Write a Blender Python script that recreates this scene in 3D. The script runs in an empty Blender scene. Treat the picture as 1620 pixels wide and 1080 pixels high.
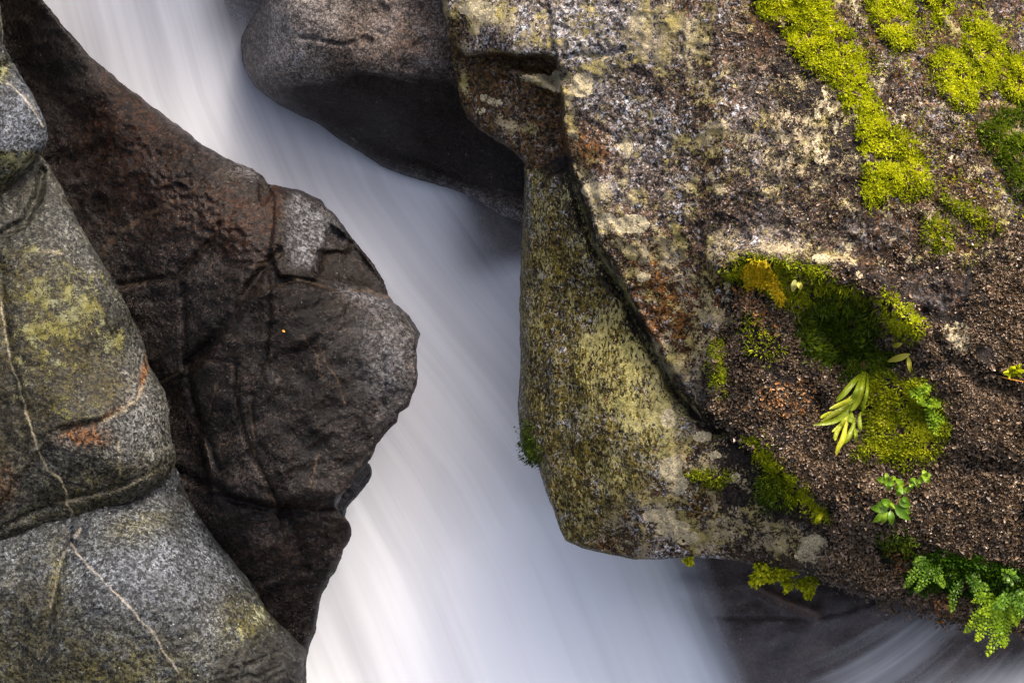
import bpy, math
import numpy as np
from mathutils import Vector, Matrix

# ------------------------------------------------------------------ camera, sky, sun, exposure
PITCH = math.radians(45)          # the camera looks down into the gorge
DIST = 10.0                       # metres from the lens to the middle of the rocks
PX = 400.0                        # tracing units per metre on the middle plane
ROT = Matrix.Rotation(math.pi / 2 - PITCH, 3, 'X')
CENTRE = Vector((0, 0, 4.0))
RNG = np.random.default_rng(7)
scene = bpy.context.scene
COL = scene.collection

cam_data = bpy.data.cameras.new('camera')
cam = bpy.data.objects.new('camera', cam_data)
COL.objects.link(cam)
cam.location = CENTRE + ROT @ Vector((0, 0, DIST))
cam.rotation_euler = ROT.to_euler()
cam_data.sensor_width = 36
cam_data.lens = 36 / (1620 / PX / DIST)
cam_data.clip_end = 500
scene.camera = cam

SUN_DIR = (ROT @ Vector((0.40, 0.80, 0.50))).normalized()
world = bpy.data.worlds.new('World')
scene.world = world
world.use_nodes = True
wt = world.node_tree
sky = wt.nodes.new('ShaderNodeTexSky')
sky.sky_type = 'NISHITA'
sky.sun_disc = False
sky.sun_elevation = math.asin(SUN_DIR.z)
sky.sun_rotation = math.atan2(SUN_DIR.x, SUN_DIR.y)
sky.dust_density = 10.0
sky.air_density = 0.8
wt.links.new(sky.outputs[0], wt.nodes['Background'].inputs[0])
wt.nodes['Background'].inputs[1].default_value = 0.15
sun_data = bpy.data.lights.new('sun', 'SUN')
sun_data.energy = 1.5
sun_data.angle = math.radians(16)
sun_data.color = (1.0, 0.94, 0.85)
sun = bpy.data.objects.new('sun', sun_data)
COL.objects.link(sun)
sun.location = (0, 0, 20)
sun.rotation_euler = SUN_DIR.to_track_quat('Z', 'Y').to_euler()
scene.view_settings.view_transform = 'Standard'
scene.view_settings.look = 'None'
scene.view_settings.gamma = 1
scene.view_settings.exposure = 1.38
scene.cycles.use_denoising = True
scene.cycles.denoising_prefilter = 'NONE'
scene.cycles.denoising_input_passes = 'RGB_ALBEDO_NORMAL'
scene.cycles.max_bounces = 6
scene.cycles.transparent_max_bounces = 12

# ------------------------------------------------------------------ numeric helpers
_perm = {}


def perlin(x, y, seed):
    if seed not in _perm:
        r = np.random.default_rng(seed)
        p = r.permutation(512)
        a = r.random(512) * 2 * np.pi
        _perm[seed] = (p, np.cos(a), np.sin(a))
    p, gx, gy = _perm[seed]
    xi = np.floor(x).astype(np.int64); yi = np.floor(y).astype(np.int64)
    xf = x - xi; yf = y - yi
    u = xf * xf * xf * (xf * (xf * 6 - 15) + 10); v = yf * yf * yf * (yf * (yf * 6 - 15) + 10)

    def g(i, j, dx, dy):
        h = p[(p[i & 511] + j) & 511]
        return gx[h] * dx + gy[h] * dy
    n00 = g(xi, yi, xf, yf); n10 = g(xi + 1, yi, xf - 1, yf)
    n01 = g(xi, yi + 1, xf, yf - 1); n11 = g(xi + 1, yi + 1, xf - 1, yf - 1)
    a = n00 + u * (n10 - n00); b = n01 + u * (n11 - n01)
    return (a + v * (b - a)) * 1.5


def fbm(x, y, size, octs, seed, gain=0.5, ridged=False):
    s = np.zeros_like(x, dtype=float); amp = 1.0; f = 1.0 / size; tot = 0
    for o in range(octs):
        n = perlin(x * f + 17.3 * o, y * f - 9.1 * o, seed + o)
        if ridged:
            n = 1 - 2 * np.abs(n)
        s += amp * n; tot += amp; amp *= gain; f *= 2.03
    return s / tot


def sstep(a, b, x):
    t = np.clip((x - a) / (b - a), 0, 1)
    return t * t * (3 - 2 * t)


def line_dist(x, y, line):
    """distance to a polyline, the signed side of it (positive to the right when walking down the list) and 0..1 along it"""
    d2 = np.full(x.shape, 1e18); side = np.zeros(x.shape); tt = np.zeros(x.shape)
    n = len(line) - 1
    for i in range(n):
        ax, ay = line[i]; bx, by = line[i + 1]
        ex, ey = bx - ax, by - ay
        t = np.clip(((x - ax) * ex + (y - ay) * ey) / (ex * ex + ey * ey), 0, 1)
        qx = x - ax - t * ex; qy = y - ay - t * ey
        q = qx * qx + qy * qy
        m = q < d2
        d2 = np.where(m, q, d2)
        side = np.where(m, np.sign(ex * qy - ey * qx), side)
        tt = np.where(m, (i + t) / n, tt)
    return np.sqrt(d2), side, tt


def sdf(x, y, poly):
    """signed distance to a polygon, negative inside"""
    d2 = np.full(x.shape, 1e18); ins = np.zeros(x.shape, bool)
    n = len(poly)
    for i in range(n):
        ax, ay = poly[i]; bx, by = poly[(i + 1) % n]
        ex, ey = bx - ax, by - ay
        L = ex * ex + ey * ey
        if L < 1e-9:
            continue
        t = np.clip(((x - ax) * ex + (y - ay) * ey) / L, 0, 1)
        qx = x - ax - t * ex; qy = y - ay - t * ey
        d2 = np.minimum(d2, qx * qx + qy * qy)
        if ay != by:
            c = ((ay > y) != (by > y)) & (x < (bx - ax) * (y - ay) / (by - ay) + ax)
            ins ^= c
    d = np.sqrt(d2)
    return np.where(ins, -d, d)


def tps(pts, smooth=0.0):
    """smooth surface through (x, y, height) points"""
    P = np.array(pts, float); n = len(P)
    S = 300.0
    X = P[:, :2] / S

    def U(r2):
        return np.where(r2 > 1e-12, r2 * np.log(r2 + 1e-12), 0)
    K = U(((X[:, None] - X[None]) ** 2).sum(-1)) + np.eye(n) * smooth
    A = np.zeros((n + 3, n + 3))
    A[:n, :n] = K; A[:n, n] = 1; A[:n, n + 1:] = X
    A[n, :n] = 1; A[n + 1:, :n] = X.T
    c = np.linalg.solve(A, np.concatenate([P[:, 2], np.zeros(3)]))

    def f(x, y):
        xs = x / S; ys = y / S
        s = c[n] + c[n + 1] * xs + c[n + 2] * ys
        for i in range(n):
            s = s + c[i] * U((xs - X[i, 0]) ** 2 + (ys - X[i, 1]) ** 2)
        return s
    return f


def groove(x, y, line, width, depth):
    d, _, t = line_dist(x, y, line)
    return -depth * np.exp(-(d / width) ** 2)


def lip(x, y, poly, h, soft, fall):
    """raised by h just inside the polygon, the rise easing back over the distance fall"""
    d = -sdf(x, y, poly)
    return h * sstep(-soft * 0.3, soft, d) * np.exp(-np.clip(d, 0, None) / fall)


def blob(x, y, cx, cy, rx, ry, rot=0.0, p=1.0):
    c, s = math.cos(math.radians(rot)), math.sin(math.radians(rot))
    u = ((x - cx) * c + (y - cy) * s) / rx; v = (-(x - cx) * s + (y - cy) * c) / ry
    return np.exp(-((u * u + v * v) ** p))


def local(px, py, w):
    """tracing units -> metres in the tilted frame of the rock face (w is height off the middle plane, also in tracing units)"""
    z = w / PX
    k = (DIST - z) / DIST / PX
    return np.stack([(px - 810) * k, (540 - py) * k, z + np.zeros_like(px)], -1)


# ------------------------------------------------------------------ object helpers
def tag(o, label=None, cat=None, group=None, kind=None):
    for k, v in (('label', label), ('category', cat), ('group', group), ('kind', kind)):
        if v:
            o[k] = v
    return o


def place(o, origin, parent=None):
    if parent is None:
        o.location = CENTRE + ROT @ Vector(origin)
        o.rotation_euler = ROT.to_euler()
    else:
        o.parent = parent
    COL.objects.link(o)
    return o


def mesh_object(name, verts, faces, mats, parent=None, origin=None, smooth=True, attrs=None, fattrs=None, fmat=None):
    """verts (n,3) in the tilted frame; faces (m,k) array or list of arrays"""
    verts = np.asarray(verts, float)
    if origin is None:
        origin = np.array(parent['_o']) if parent is not None else verts.mean(0)
    v = (verts - origin).astype(np.float32)
    me = bpy.data.meshes.new(name)
    fl = faces if isinstance(faces, list) else [faces]
    fl = [np.asarray(f, np.int32) for f in fl if len(f)]
    loops = np.concatenate([f.ravel() for f in fl])
    tot = np.concatenate([np.full(len(f), f.shape[1], np.int32) for f in fl])
    start = np.concatenate([[0], np.cumsum(tot)[:-1]]).astype(np.int32)
    me.vertices.add(len(v)); me.vertices.foreach_set('co', v.ravel())
    me.loops.add(len(loops)); me.loops.foreach_set('vertex_index', loops)
    me.polygons.add(len(tot)); me.polygons.foreach_set('loop_start', start)
    try:
        me.polygons.foreach_set('loop_total', tot)
    except Exception:
        pass
    me.update(calc_edges=True)
    me.polygons.foreach_set('use_smooth', np.full(len(tot), smooth))
    for m in (mats if isinstance(mats, (list, tuple)) else [mats]):
        me.materials.append(m)
    for k, a in (attrs or {}).items():
        at = me.attributes.new(k, 'FLOAT', 'POINT'); at.data.foreach_set('value', np.asarray(a, np.float32))
    for k, a in (fattrs or {}).items():
        at = me.attributes.new(k, 'FLOAT', 'FACE'); at.data.foreach_set('value', np.asarray(a, np.float32))
    me.validate()
    o = bpy.data.objects.new(name, me)
    return place(o, origin, parent)


def empty(name, px, py, w, label, cat, group=None):
    o = bpy.data.objects.new(name, None)
    o.empty_display_size = 0.05
    p = local(np.array([float(px)]), np.array([float(py)]), np.array([float(w)]))[0]
    place(o, p)
    o['_o'] = [float(c) for c in p]
    return tag(o, label, cat, group)


class Rock:
    pass


def build_rock(name, outline, height, step, radius, back, mat, label=None, cat=None, kind=None, attrs=None, ragged=2.0, seed=1, shrink=0.15):
    """a boulder: the traced outline is filled with a carved face that rolls over at its edge and runs back to a side wall"""
    xs = np.array([p[0] for p in outline]); ys = np.array([p[1] for p in outline])
    gx = np.arange(xs.min() - 3 * step, xs.max() + 4 * step, step); gy = np.arange(ys.min() - 3 * step, ys.max() + 4 * step, step)
    X, Y = np.meshgrid(gx, gy)
    S = sdf(X, Y, outline) + ragged * fbm(X, Y, 26, 4, seed + 40) * 1.6
    dy, dx = np.gradient(S, step)
    gl = np.maximum(np.hypot(dx, dy), 0.3); dx, dy = dx / gl, dy / gl
    cs = 0.25 * (S[:-1, :-1] + S[1:, :-1] + S[:-1, 1:] + S[1:, 1:])
    keep = cs < 0
    keep[0] = keep[-1] = False; keep[:, 0] = keep[:, -1] = False
    kp = np.pad(keep, 1)
    used = kp[:-1, :-1] | kp[1:, :-1] | kp[:-1, 1:] | kp[1:, 1:]
    inner = kp[:-1, :-1] & kp[1:, :-1] & kp[:-1, 1:] & kp[1:, 1:]
    rim = used & ~inner
    mv = np.clip(S, -1.5 * step, 1.5 * step)
    Xs = np.where(rim, X - dx * mv, X); Ys = np.where(rim, Y - dy * mv, Y)
    depth = np.where(rim, 0, np.maximum(-S, 0))
    H = height(X, Y)
    R = radius(X, Y) if callable(radius) else np.full(X.shape, float(radius))
    q = np.clip(1 - depth / R, 0, 1)
    Wd = H - R * (1 - np.sqrt(np.maximum(1 - q * q, 0)))
    A = {k: f(X, Y) for k, f in (attrs or {}).items()}
    idx = np.full(X.shape, -1); n = used.sum(); idx[used] = np.arange(n)
    V = local(Xs[used], Ys[used], Wd[used])
    F = np.stack([idx[:-1, :-1], idx[1:, :-1], idx[1:, 1:], idx[:-1, 1:]], -1)[keep]
    # side wall
    E = []
    j, i = np.nonzero(keep)
    for dj, di, a, b in ((-1, 0, (0, 0), (0, 1)), (1, 0, (1, 1), (1, 0)), (0, -1, (1, 0), (0, 0)), (0, 1, (0, 1), (1, 1))):
        m = ~keep[j + dj, i + di]
        jj, ii = j[m], i[m]
        E.append(np.stack([idx[jj + a[0], ii + a[1]], idx[jj + b[0], ii + b[1]]], -1))
    E = np.concatenate(E)
    ring = np.unique(E)
    mp = np.full(n, -1); mp[ring] = np.arange(len(ring))
    fx, fy, fw = Xs[used][ring], Ys[used][ring], Wd[used][ring]
    rx, ry = dx[used][ring], dy[used][ring]
    prev = ring; Vs = [V]; Fs = [F]; base = n; src = [np.arange(n)]
    levels = 9
    for k in range(1, levels + 1):
        t = (k / levels) ** 1.3
        wv = fw + (back - fw) * t
        inw = shrink * (fw - wv) + 2.5 * fbm(fx + 3 * wv, fy - 2 * wv, 30, 3, seed + 77) * min(1, k / 2)
        inw = np.maximum(inw, 0.6)
        Vs.append(local(fx - rx * inw, fy - ry * inw, wv))
        cur = base + np.arange(len(ring))
        Fs.append(np.stack([prev[mp[E[:, 1]]] if k == 1 else prev[mp[E[:, 1]]], prev[mp[E[:, 0]]], cur[mp[E[:, 0]]], cur[mp[E[:, 1]]]], -1))
        prev = cur; base += len(ring); src.append(ring)
    src = np.concatenate(src)
    V = np.concatenate(Vs); F = np.concatenate(Fs)
    at = {k: a[used][src] for k, a in A.items()}
    o = mesh_object(name, V, F, mat, attrs=at)
    tag(o, label, cat, None, kind)
    r = Rock(); r.obj = o; r.gx, r.gy, r.W, r.S, r.step = gx, gy, Wd, S, step
    return r


def sample(r, px, py):
    """height and outward normal (tilted frame) of a rock face under the points"""
    fx = np.clip((px - r.gx[0]) / r.step, 0, len(r.gx) - 2.001); fy = np.clip((py - r.gy[0]) / r.step, 0, len(r.gy) - 2.001)
    i = fx.astype(int); j = fy.astype(int); u = fx - i; v = fy - j
    W = r.W
    w = W[j, i] * (1 - u) * (1 - v) + W[j, i + 1] * u * (1 - v) + W[j + 1, i] * (1 - u) * v + W[j + 1, i + 1] * u * v
    wx = (W[j, i + 1] - W[j, i]) / r.step; wy = (W[j + 1, i] - W[j, i]) / r.step
    n = np.stack([-wx, wy, np.ones_like(w)], -1)
    return w, n / np.linalg.norm(n, axis=-1, keepdims=True)


# ------------------------------------------------------------------ material helpers
class NT:
    def __init__(self, name):
        self.m = bpy.data.materials.new(name); self.m.use_nodes = True
        self.t = self.m.node_tree; self.n = self.t.nodes
        self.bsdf = self.n['Principled BSDF']; self.out = self.n['Material Output']
        self.obj = self.new('ShaderNodeTexCoord').outputs['Object']

    def new(self, kind, **kw):
        x = self.n.new(kind)
        for k, v in kw.items():
            setattr(x, k, v)
        return x

    def put(self, sock, v):
        if v is None:
            return
        if isinstance(v, bpy.types.NodeSocket):
            self.t.links.new(v, sock)
        elif sock.type == 'RGBA' and len(v) == 3:
            sock.default_value = (*v, 1)
        else:
            sock.default_value = v

    def noise(self, scale, detail=4, rough=0.55, vec=None, dist=0.0):
        x = self.new('ShaderNodeTexNoise')
        self.put(x.inputs['Vector'], vec or self.obj)
        x.inputs['Scale'].default_value = scale; x.inputs['Detail'].default_value = detail
        x.inputs['Roughness'].default_value = rough; x.inputs['Distortion'].default_value = dist
        return x.outputs[0]

    def voronoi(self, scale, out='Color', vec=None, feature='F1', rand=1.0):
        x = self.new('ShaderNodeTexVoronoi', feature=feature)
        self.put(x.inputs['Vector'], vec or self.obj)
        x.inputs['Scale'].default_value = scale; x.inputs['Randomness'].default_value = rand
        o = x.outputs[out]
        if out == 'Color':
            s = self.new('ShaderNodeSeparateColor'); self.put(s.inputs[0], o); return s.outputs[0]
        return o

    def mapping(self, scale=(1, 1, 1), rot=(0, 0, 0), vec=None):
        x = self.new('ShaderNodeMapping')
        self.put(x.inputs['Vector'], vec or self.obj)
        x.inputs['Scale'].default_value = scale; x.inputs['Rotation'].default_value = [math.radians(a) for a in rot]
        return x.outputs[0]

    def attr(self, name, out='Fac'):
        x = self.new('ShaderNodeAttribute', attribute_name=name)
        return x.outputs[out]

    def math(self, op, a, b=0.5, clamp=False):
        x = self.new('ShaderNodeMath', operation=op, use_clamp=clamp)
        self.put(x.inputs[0], a); self.put(x.inputs[1], b)
        return x.outputs[0]

    def step(self, v, a, b, lo=0.0, hi=1.0):
        x = self.new('ShaderNodeMapRange', interpolation_type='SMOOTHSTEP')
        self.put(x.inputs[0], v)
        for i, q in enumerate((a, b, lo, hi)):
            self.put(x.inputs[i + 1], q)
        return x.outputs[0]

    def lin(self, v, a, b, lo, hi):
        x = self.new('ShaderNodeMapRange', interpolation_type='LINEAR')
        self.put(x.inputs[0], v)
        for i, q in enumerate((a, b, lo, hi)):
            self.put(x.inputs[i + 1], q)
        return x.outputs[0]

    def ramp(self, v, stops):
        x = self.new('ShaderNodeValToRGB')
        el = x.color_ramp.elements
        while len(el) < len(stops):
            el.new(0.5)
        for e, (p, c) in zip(el, stops):
            e.position = p; e.color = (*c, 1)
        self.put(x.inputs[0], v)
        return x.outputs[0]

    def mix(self, f, a, b, mode='MIX'):
        x = self.new('ShaderNodeMix', data_type='RGBA', blend_type=mode)
        self.put(x.inputs[0], f); self.put(x.inputs[6], a); self.put(x.inputs[7], b)
        return x.outputs[2]

    def gray(self, v):
        x = self.new('ShaderNodeCombineColor')
        for i in range(3):
            self.put(x.inputs[i], v)
        return x.outputs[0]

    def bump(self, h, dist, strength=1.0, normal=None):
        x = self.new('ShaderNodeBump')
        x.inputs['Strength'].default_value = strength; x.inputs['Distance'].default_value = dist
        self.put(x.inputs['Height'], h)
        if normal is not None:
            self.put(x.inputs['Normal'], normal)
        return x.outputs[0]


def rock_material(name, stops, grain=(110, 0.55, 1.5), lichen=None, lichen_scale=14, streak=None, rust=(0.22, 0.08, 0.015),
                  algae=(0.055, 0.055, 0.008), veincol=(0.42, 0.33, 0.2), black=(0.012, 0.008, 0.006), rough=0.5, spec=0.25, bump=0.004, glint_specks=0.0,
                  pale=(0.4, 0.4, 0.41), midscale=7, lthr=0.592, lsoft=0.012, fineamp=0.7, cellamp=0.12, nose=False, coat=0.0, dark=1.0):
    t = NT(name)
    vec = t.mapping(*streak) if streak else t.obj
    big = t.noise(2.3, 4); mid = t.noise(midscale, 9, 0.68, vec, 0.3); fine = t.noise(55, 5, 0.7, vec)
    fac = t.math('ADD', t.math('MULTIPLY', mid, 0.62), t.math('MULTIPLY', big, 0.38))
    cell = t.voronoi(grain[0], 'Color', vec); cell2 = t.voronoi(grain[0] * 2.1, 'Color')
    fac = t.math('ADD', fac, t.math('MULTIPLY', t.math('SUBTRACT', fine, 0.5), fineamp))
    fac = t.math('ADD', fac, t.math('MULTIPLY', t.math('SUBTRACT', cell2, 0.5), cellamp))
    base = t.ramp(fac, stops)
    gv = t.math('ADD', t.math('MULTIPLY', cell, 0.6), t.math('MULTIPLY', cell2, 0.4))
    gval = t.lin(t.math('POWER', gv, 2.0), 0.03, 0.6, grain[1], grain[2])
    # larger tone patches
    a_p = t.attr('pale'); a_k = t.attr('black'); a_r = t.attr('rust'); a_a = t.attr('algae'); a_l = t.attr('lichen'); a_v = t.attr('vein')
    n20 = t.noise(21, 7, 0.7); n33 = t.noise(33, 6, 0.7, vec)
    base = t.mix(t.math('MULTIPLY', a_p, t.step(n33, 0.25, 0.7), True), base, pale)
    base = t.mix(t.math('MULTIPLY', a_a, t.step(n20, 0.3, 0.62), True), base, algae)
    base = t.mix(t.math('MULTIPLY', a_r, t.step(t.math('ADD', n33, t.math('MULTIPLY', a_r, 0.12)), 0.42, 0.66), True), base, rust)
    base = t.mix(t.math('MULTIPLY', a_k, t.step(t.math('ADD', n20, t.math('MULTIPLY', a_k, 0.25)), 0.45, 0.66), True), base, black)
    base = t.mix(1.0, base, t.gray(gval), 'MULTIPLY')
    lm = None
    if lichen:
        lf = t.math('ADD', t.math('MULTIPLY', t.noise(lichen_scale * 0.33, 5, 0.6, vec), 0.36), t.math('MULTIPLY', t.noise(lichen_scale, 7, 0.72, vec, 0.3), 0.32))
        lf = t.math('ADD', lf, t.math('MULTIPLY', t.noise(lichen_scale * 3.6, 4, 0.75), 0.32))
        lf = t.math('ADD', lf, t.math('MULTIPLY', a_l, 0.145))
        lm = t.step(lf, lthr, lthr + lsoft)
        if nose:      # runs of small drawn-out crusts on the smooth face
            sv = t.mapping((1, 0.42, 1), (0, 0, 8)); an = t.attr('nose')
            q = t.math('ADD', t.math('MULTIPLY', t.noise(105, 4, 0.65, sv), 0.66), t.math('MULTIPLY', t.noise(13, 6, 0.65, sv), 0.34))
            q = t.math('ADD', q, t.math('MULTIPLY', a_l, 0.17))
            ls = t.step(q, 0.595, 0.635)
            lm = t.math('ADD', t.math('MULTIPLY', lm, t.math('SUBTRACT', 1.0, an)), t.math('MULTIPLY', t.math('MAXIMUM', ls, t.math('MULTIPLY', t.step(lf, lthr + 0.03, lthr + 0.05), 0.9)), an))
        lm = t.math('MULTIPLY', lm, t.step(a_l, 0.0, 0.15))
        lc = t.mix(t.step(t.noise(9, 4), 0.35, 0.65), lichen[0], lichen[1])
        if nose:
            lc = t.mix(t.math('MULTIPLY', t.attr('nose'), 0.8), lc, (0.44, 0.40, 0.15))
        lc = t.mix(t.step(t.noise(40, 3), 0.3, 0.75), t.mix(1.0, lc, (0.6, 0.58, 0.5), 'MULTIPLY'), lc)
        lc = t.mix(1.0, lc, t.gray(t.lin(cell2, 0, 1, 0.75, 1.15)), 'MULTIPLY')
        base = t.mix(lm, base, lc)
    vm = t.math('MULTIPLY', a_v, t.step(t.noise(26, 5, 0.7), 0.2, 0.55), True)
    if nose:          # crisp crusts, nibbled at the edge
        vm = t.step(t.math('ADD', a_v, t.math('MULTIPLY', t.math('SUBTRACT', t.noise(70, 4, 0.7), 0.5), 1.6)), 0.46, 0.54)
    base = t.mix(vm, base, t.mix(1.0, veincol, t.gray(t.lin(t.math('ADD', t.math('MULTIPLY', cell2, 0.5), t.math('MULTIPLY', n33, 0.5)), 0.2, 0.7, 0.45, 1.15)), 'MULTIPLY'))
    if glint_specks:  # white specks painted in as small glints of light
        base = t.mix(t.math('MULTIPLY', t.step(cell2, 1 - 2.2 * glint_specks, 1 - 2.2 * glint_specks + 0.01), t.step(n33, 0.5, 0.56)), base, (0.40, 0.39, 0.37))
    if dark != 1.0:
        base = t.mix(1.0, base, (dark, dark, dark), 'MULTIPLY')
    t.put(t.bsdf.inputs['Base Color'], base)
    rr = t.lin(t.noise(30, 5), 0.3, 0.7, rough - 0.13, rough + 0.13)
    if lm is not None:
        rr = t.math('ADD', rr, t.math('MULTIPLY', lm, 0.3))
    t.put(t.bsdf.inputs['Roughness'], rr)
    t.bsdf.inputs['Specular IOR Level'].default_value = spec
    h = t.math('ADD', t.math('MULTIPLY', gv, 0.5), t.math('MULTIPLY', fine, 1.2))
    h = t.math('ADD', h, t.math('MULTIPLY', mid, 1.5))
    if lm is not None:
        h = t.math('ADD', h, t.math('MULTIPLY', lm, 0.35))
    t.put(t.bsdf.inputs['Normal'], t.bump(h, bump))
    if coat:          # the film of water on the stone, smoother than the stone, thinner where lichen grows
        t.put(t.bsdf.inputs['Coat Weight'], t.math('MULTIPLY', t.step(big, 0.3, 0.62, 0.45 * coat, coat), t.math('SUBTRACT', 1.0, lm) if lm is not None else 1.0))
        t.bsdf.inputs['Coat Roughness'].default_value = 0.16
        t.put(t.bsdf.inputs['Coat Normal'], t.bump(t.math('ADD', t.math('MULTIPLY', n20, 1.0), t.math('MULTIPLY', gv, 0.16)), 0.016))
    return t.m


def leaf_material(name, stops, rough=0.45, trans=0.35, spec=0.5, bumpscale=0):
    t = NT(name)
    v = t.attr('var')
    f = t.math('ADD', t.math('MULTIPLY', v, 0.75), t.math('MULTIPLY', t.noise(9, 4), 0.25))
    c = t.ramp(f, stops)
    t.put(t.bsdf.inputs['Base Color'], c)
    t.bsdf.inputs['Roughness'].default_value = rough
    t.bsdf.inputs['Specular IOR Level'].default_value = spec
    if bumpscale:
        t.put(t.bsdf.inputs['Normal'], t.bump(t.noise(bumpscale, 3), 0.004))
    if trans:
        tr = t.new('ShaderNodeBsdfTranslucent'); t.put(tr.inputs[0], c)
        ms = t.new('ShaderNodeMixShader'); ms.inputs[0].default_value = trans
        t.t.links.new(t.bsdf.outputs[0], ms.inputs[1]); t.t.links.new(tr.outputs[0], ms.inputs[2])
        t.t.links.new(ms.outputs[0], t.out.inputs[0])
    return t.m


# ------------------------------------------------------------------ materials
M_dark = rock_material('dark brown wet rock', coat=0.42, dark=0.62, stops= [(0.34, (0.0015, 0.001, 0.0007)), (0.47, (0.0065, 0.0040, 0.0026)), (0.58, (0.017, 0.011, 0.0075)), (0.78, (0.085, 0.065, 0.054))],
                       grain=(95, 0.25, 2.3), rust=(0.032, 0.0105, 0.0018), veincol=(0.20, 0.13, 0.07), pale=(0.19, 0.19, 0.20), rough=0.25, spec=0.05, bump=0.010, glint_specks=0.003)
M_grey = rock_material('speckled grey rock', coat=0.28, dark=0.70, stops= [(0.32, (0.005, 0.0055, 0.006)), (0.47, (0.018, 0.020, 0.022)), (0.60, (0.048, 0.053, 0.058)), (0.78, (0.15, 0.162, 0.175))],
                       grain=(95, 0.10, 2.5), lichen=((0.30, 0.29, 0.13), (0.34, 0.35, 0.24)), lichen_scale=26, algae=(0.060, 0.052, 0.012), rust=(0.17, 0.07, 0.016),
                       pale=(0.13, 0.142, 0.165), black=(0.010, 0.009, 0.006), veincol=(0.6, 0.52, 0.4), rough=0.38, spec=0.12, bump=0.005, glint_specks=0.004)
M_olive = rock_material('olive grey rock', coat=0.22, dark=0.76, stops= [(0.32, (0.004, 0.004, 0.003)), (0.47, (0.014, 0.014, 0.010)), (0.60, (0.038, 0.037, 0.030)), (0.78, (0.12, 0.118, 0.10))],
                        grain=(95, 0.10, 2.5), lichen=((0.20, 0.185, 0.06), (0.21, 0.215, 0.13)), lichen_scale=42, algae=(0.030, 0.023, 0.003), rust=(0.10, 0.042, 0.012),
                        pale=(0.15, 0.15, 0.15), black=(0.014, 0.012, 0.006), veincol=(0.5, 0.42, 0.27), spec=0.12, rough=0.45, bump=0.005, glint_specks=0.003)
M_back = rock_material('brown grey smooth rock', coat=0.35, dark=0.95, stops= [(0.32, (0.014, 0.011, 0.009)), (0.5, (0.075, 0.060, 0.050)), (0.7, (0.18, 0.155, 0.138))],
                       grain=(130, 0.35, 1.8), pale=(0.35, 0.34, 0.34), rust=(0.13, 0.07, 0.035), veincol=(0.3, 0.22, 0.13), rough=0.30, spec=0.08, bump=0.004, glint_specks=0.003)
M_right = rock_material('lichen covered rock', coat=0.15, dark=0.95, stops= [(0.39, (0.002, 0.0015, 0.001)), (0.46, (0.026, 0.011, 0.002)), (0.52, (0.095, 0.045, 0.009)), (0.57, (0.080, 0.074, 0.068)), (0.70, (0.27, 0.28, 0.30))],
                        grain=(85, 0.08, 2.5), lichen=((0.37, 0.31, 0.11), (0.46, 0.38, 0.25)), lichen_scale=30, rust=(0.11, 0.042, 0.005), fineamp=1.1, cellamp=0.2, nose=True, algae=(0.070, 0.053, 0.003),
                        pale=(0.27, 0.27, 0.275), veincol=(0.52, 0.44, 0.27), rough=0.36, spec=0.12, bump=0.010, glint_specks=0.0, midscale=9)
M_slab = rock_material('smooth wet slab rock', coat=0.6, stops= [(0.34, (0.024, 0.017, 0.014)), (0.5, (0.085, 0.062, 0.054)), (0.66, (0.15, 0.118, 0.105))],
                       fineamp=0.25, cellamp=0.03, grain=(130, 0.85, 1.2), rust=(0.13, 0.06, 0.03), pale=(0.16, 0.15, 0.15), rough=0.35, bump=0.002, glint_specks=0.005)
M_bed = rock_material('gorge ground rock', [(0.30, (0.025, 0.022, 0.02)), (0.5, (0.07, 0.062, 0.055)), (0.7, (0.14, 0.13, 0.12))], grain=(60, 0.6, 1.4), rough=0.6, bump=0.01, midscale=2)

# ------------------------------------------------------------------ ground under and around the gorge
gxs = np.linspace(-60, 60, 121); gys = np.concatenate([np.linspace(-60, -4, 40), np.linspace(-3.6, 4, 30), np.linspace(4.5, 60, 40)])
GX, GY = np.meshgrid(gxs, gys)
GZ = np.clip(GY + 1.55, -1.6, 3.9) + 0.25 * fbm(GX * 40, GY * 40, 90, 4, 3) + 0.9 * fbm(GX * 40, GY * 40, 700, 3, 8) * sstep(3, 10, np.hypot(GX, GY)) - 0.35 * np.exp(-(GX / 2.0) ** 2)
vw = np.stack([GX.ravel(), GY.ravel(), GZ.ravel()], -1)
nx, ny = len(gxs), len(gys)
ii = np.arange(nx * ny).reshape(ny, nx)
me = bpy.data.meshes.new('ground')
me.from_pydata((vw + np.array([0, 0, 0.4])).tolist(), [], np.stack([ii[:-1, :-1], ii[:-1, 1:], ii[1:, 1:], ii[1:, :-1]], -1).reshape(-1, 4).tolist())
me.polygons.foreach_set('use_smooth', np.ones(len(me.polygons), bool))
me.materials.append(M_bed)
ground = bpy.data.objects.new('ground', me); COL.objects.link(ground)
tag(ground, kind='structure')

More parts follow.
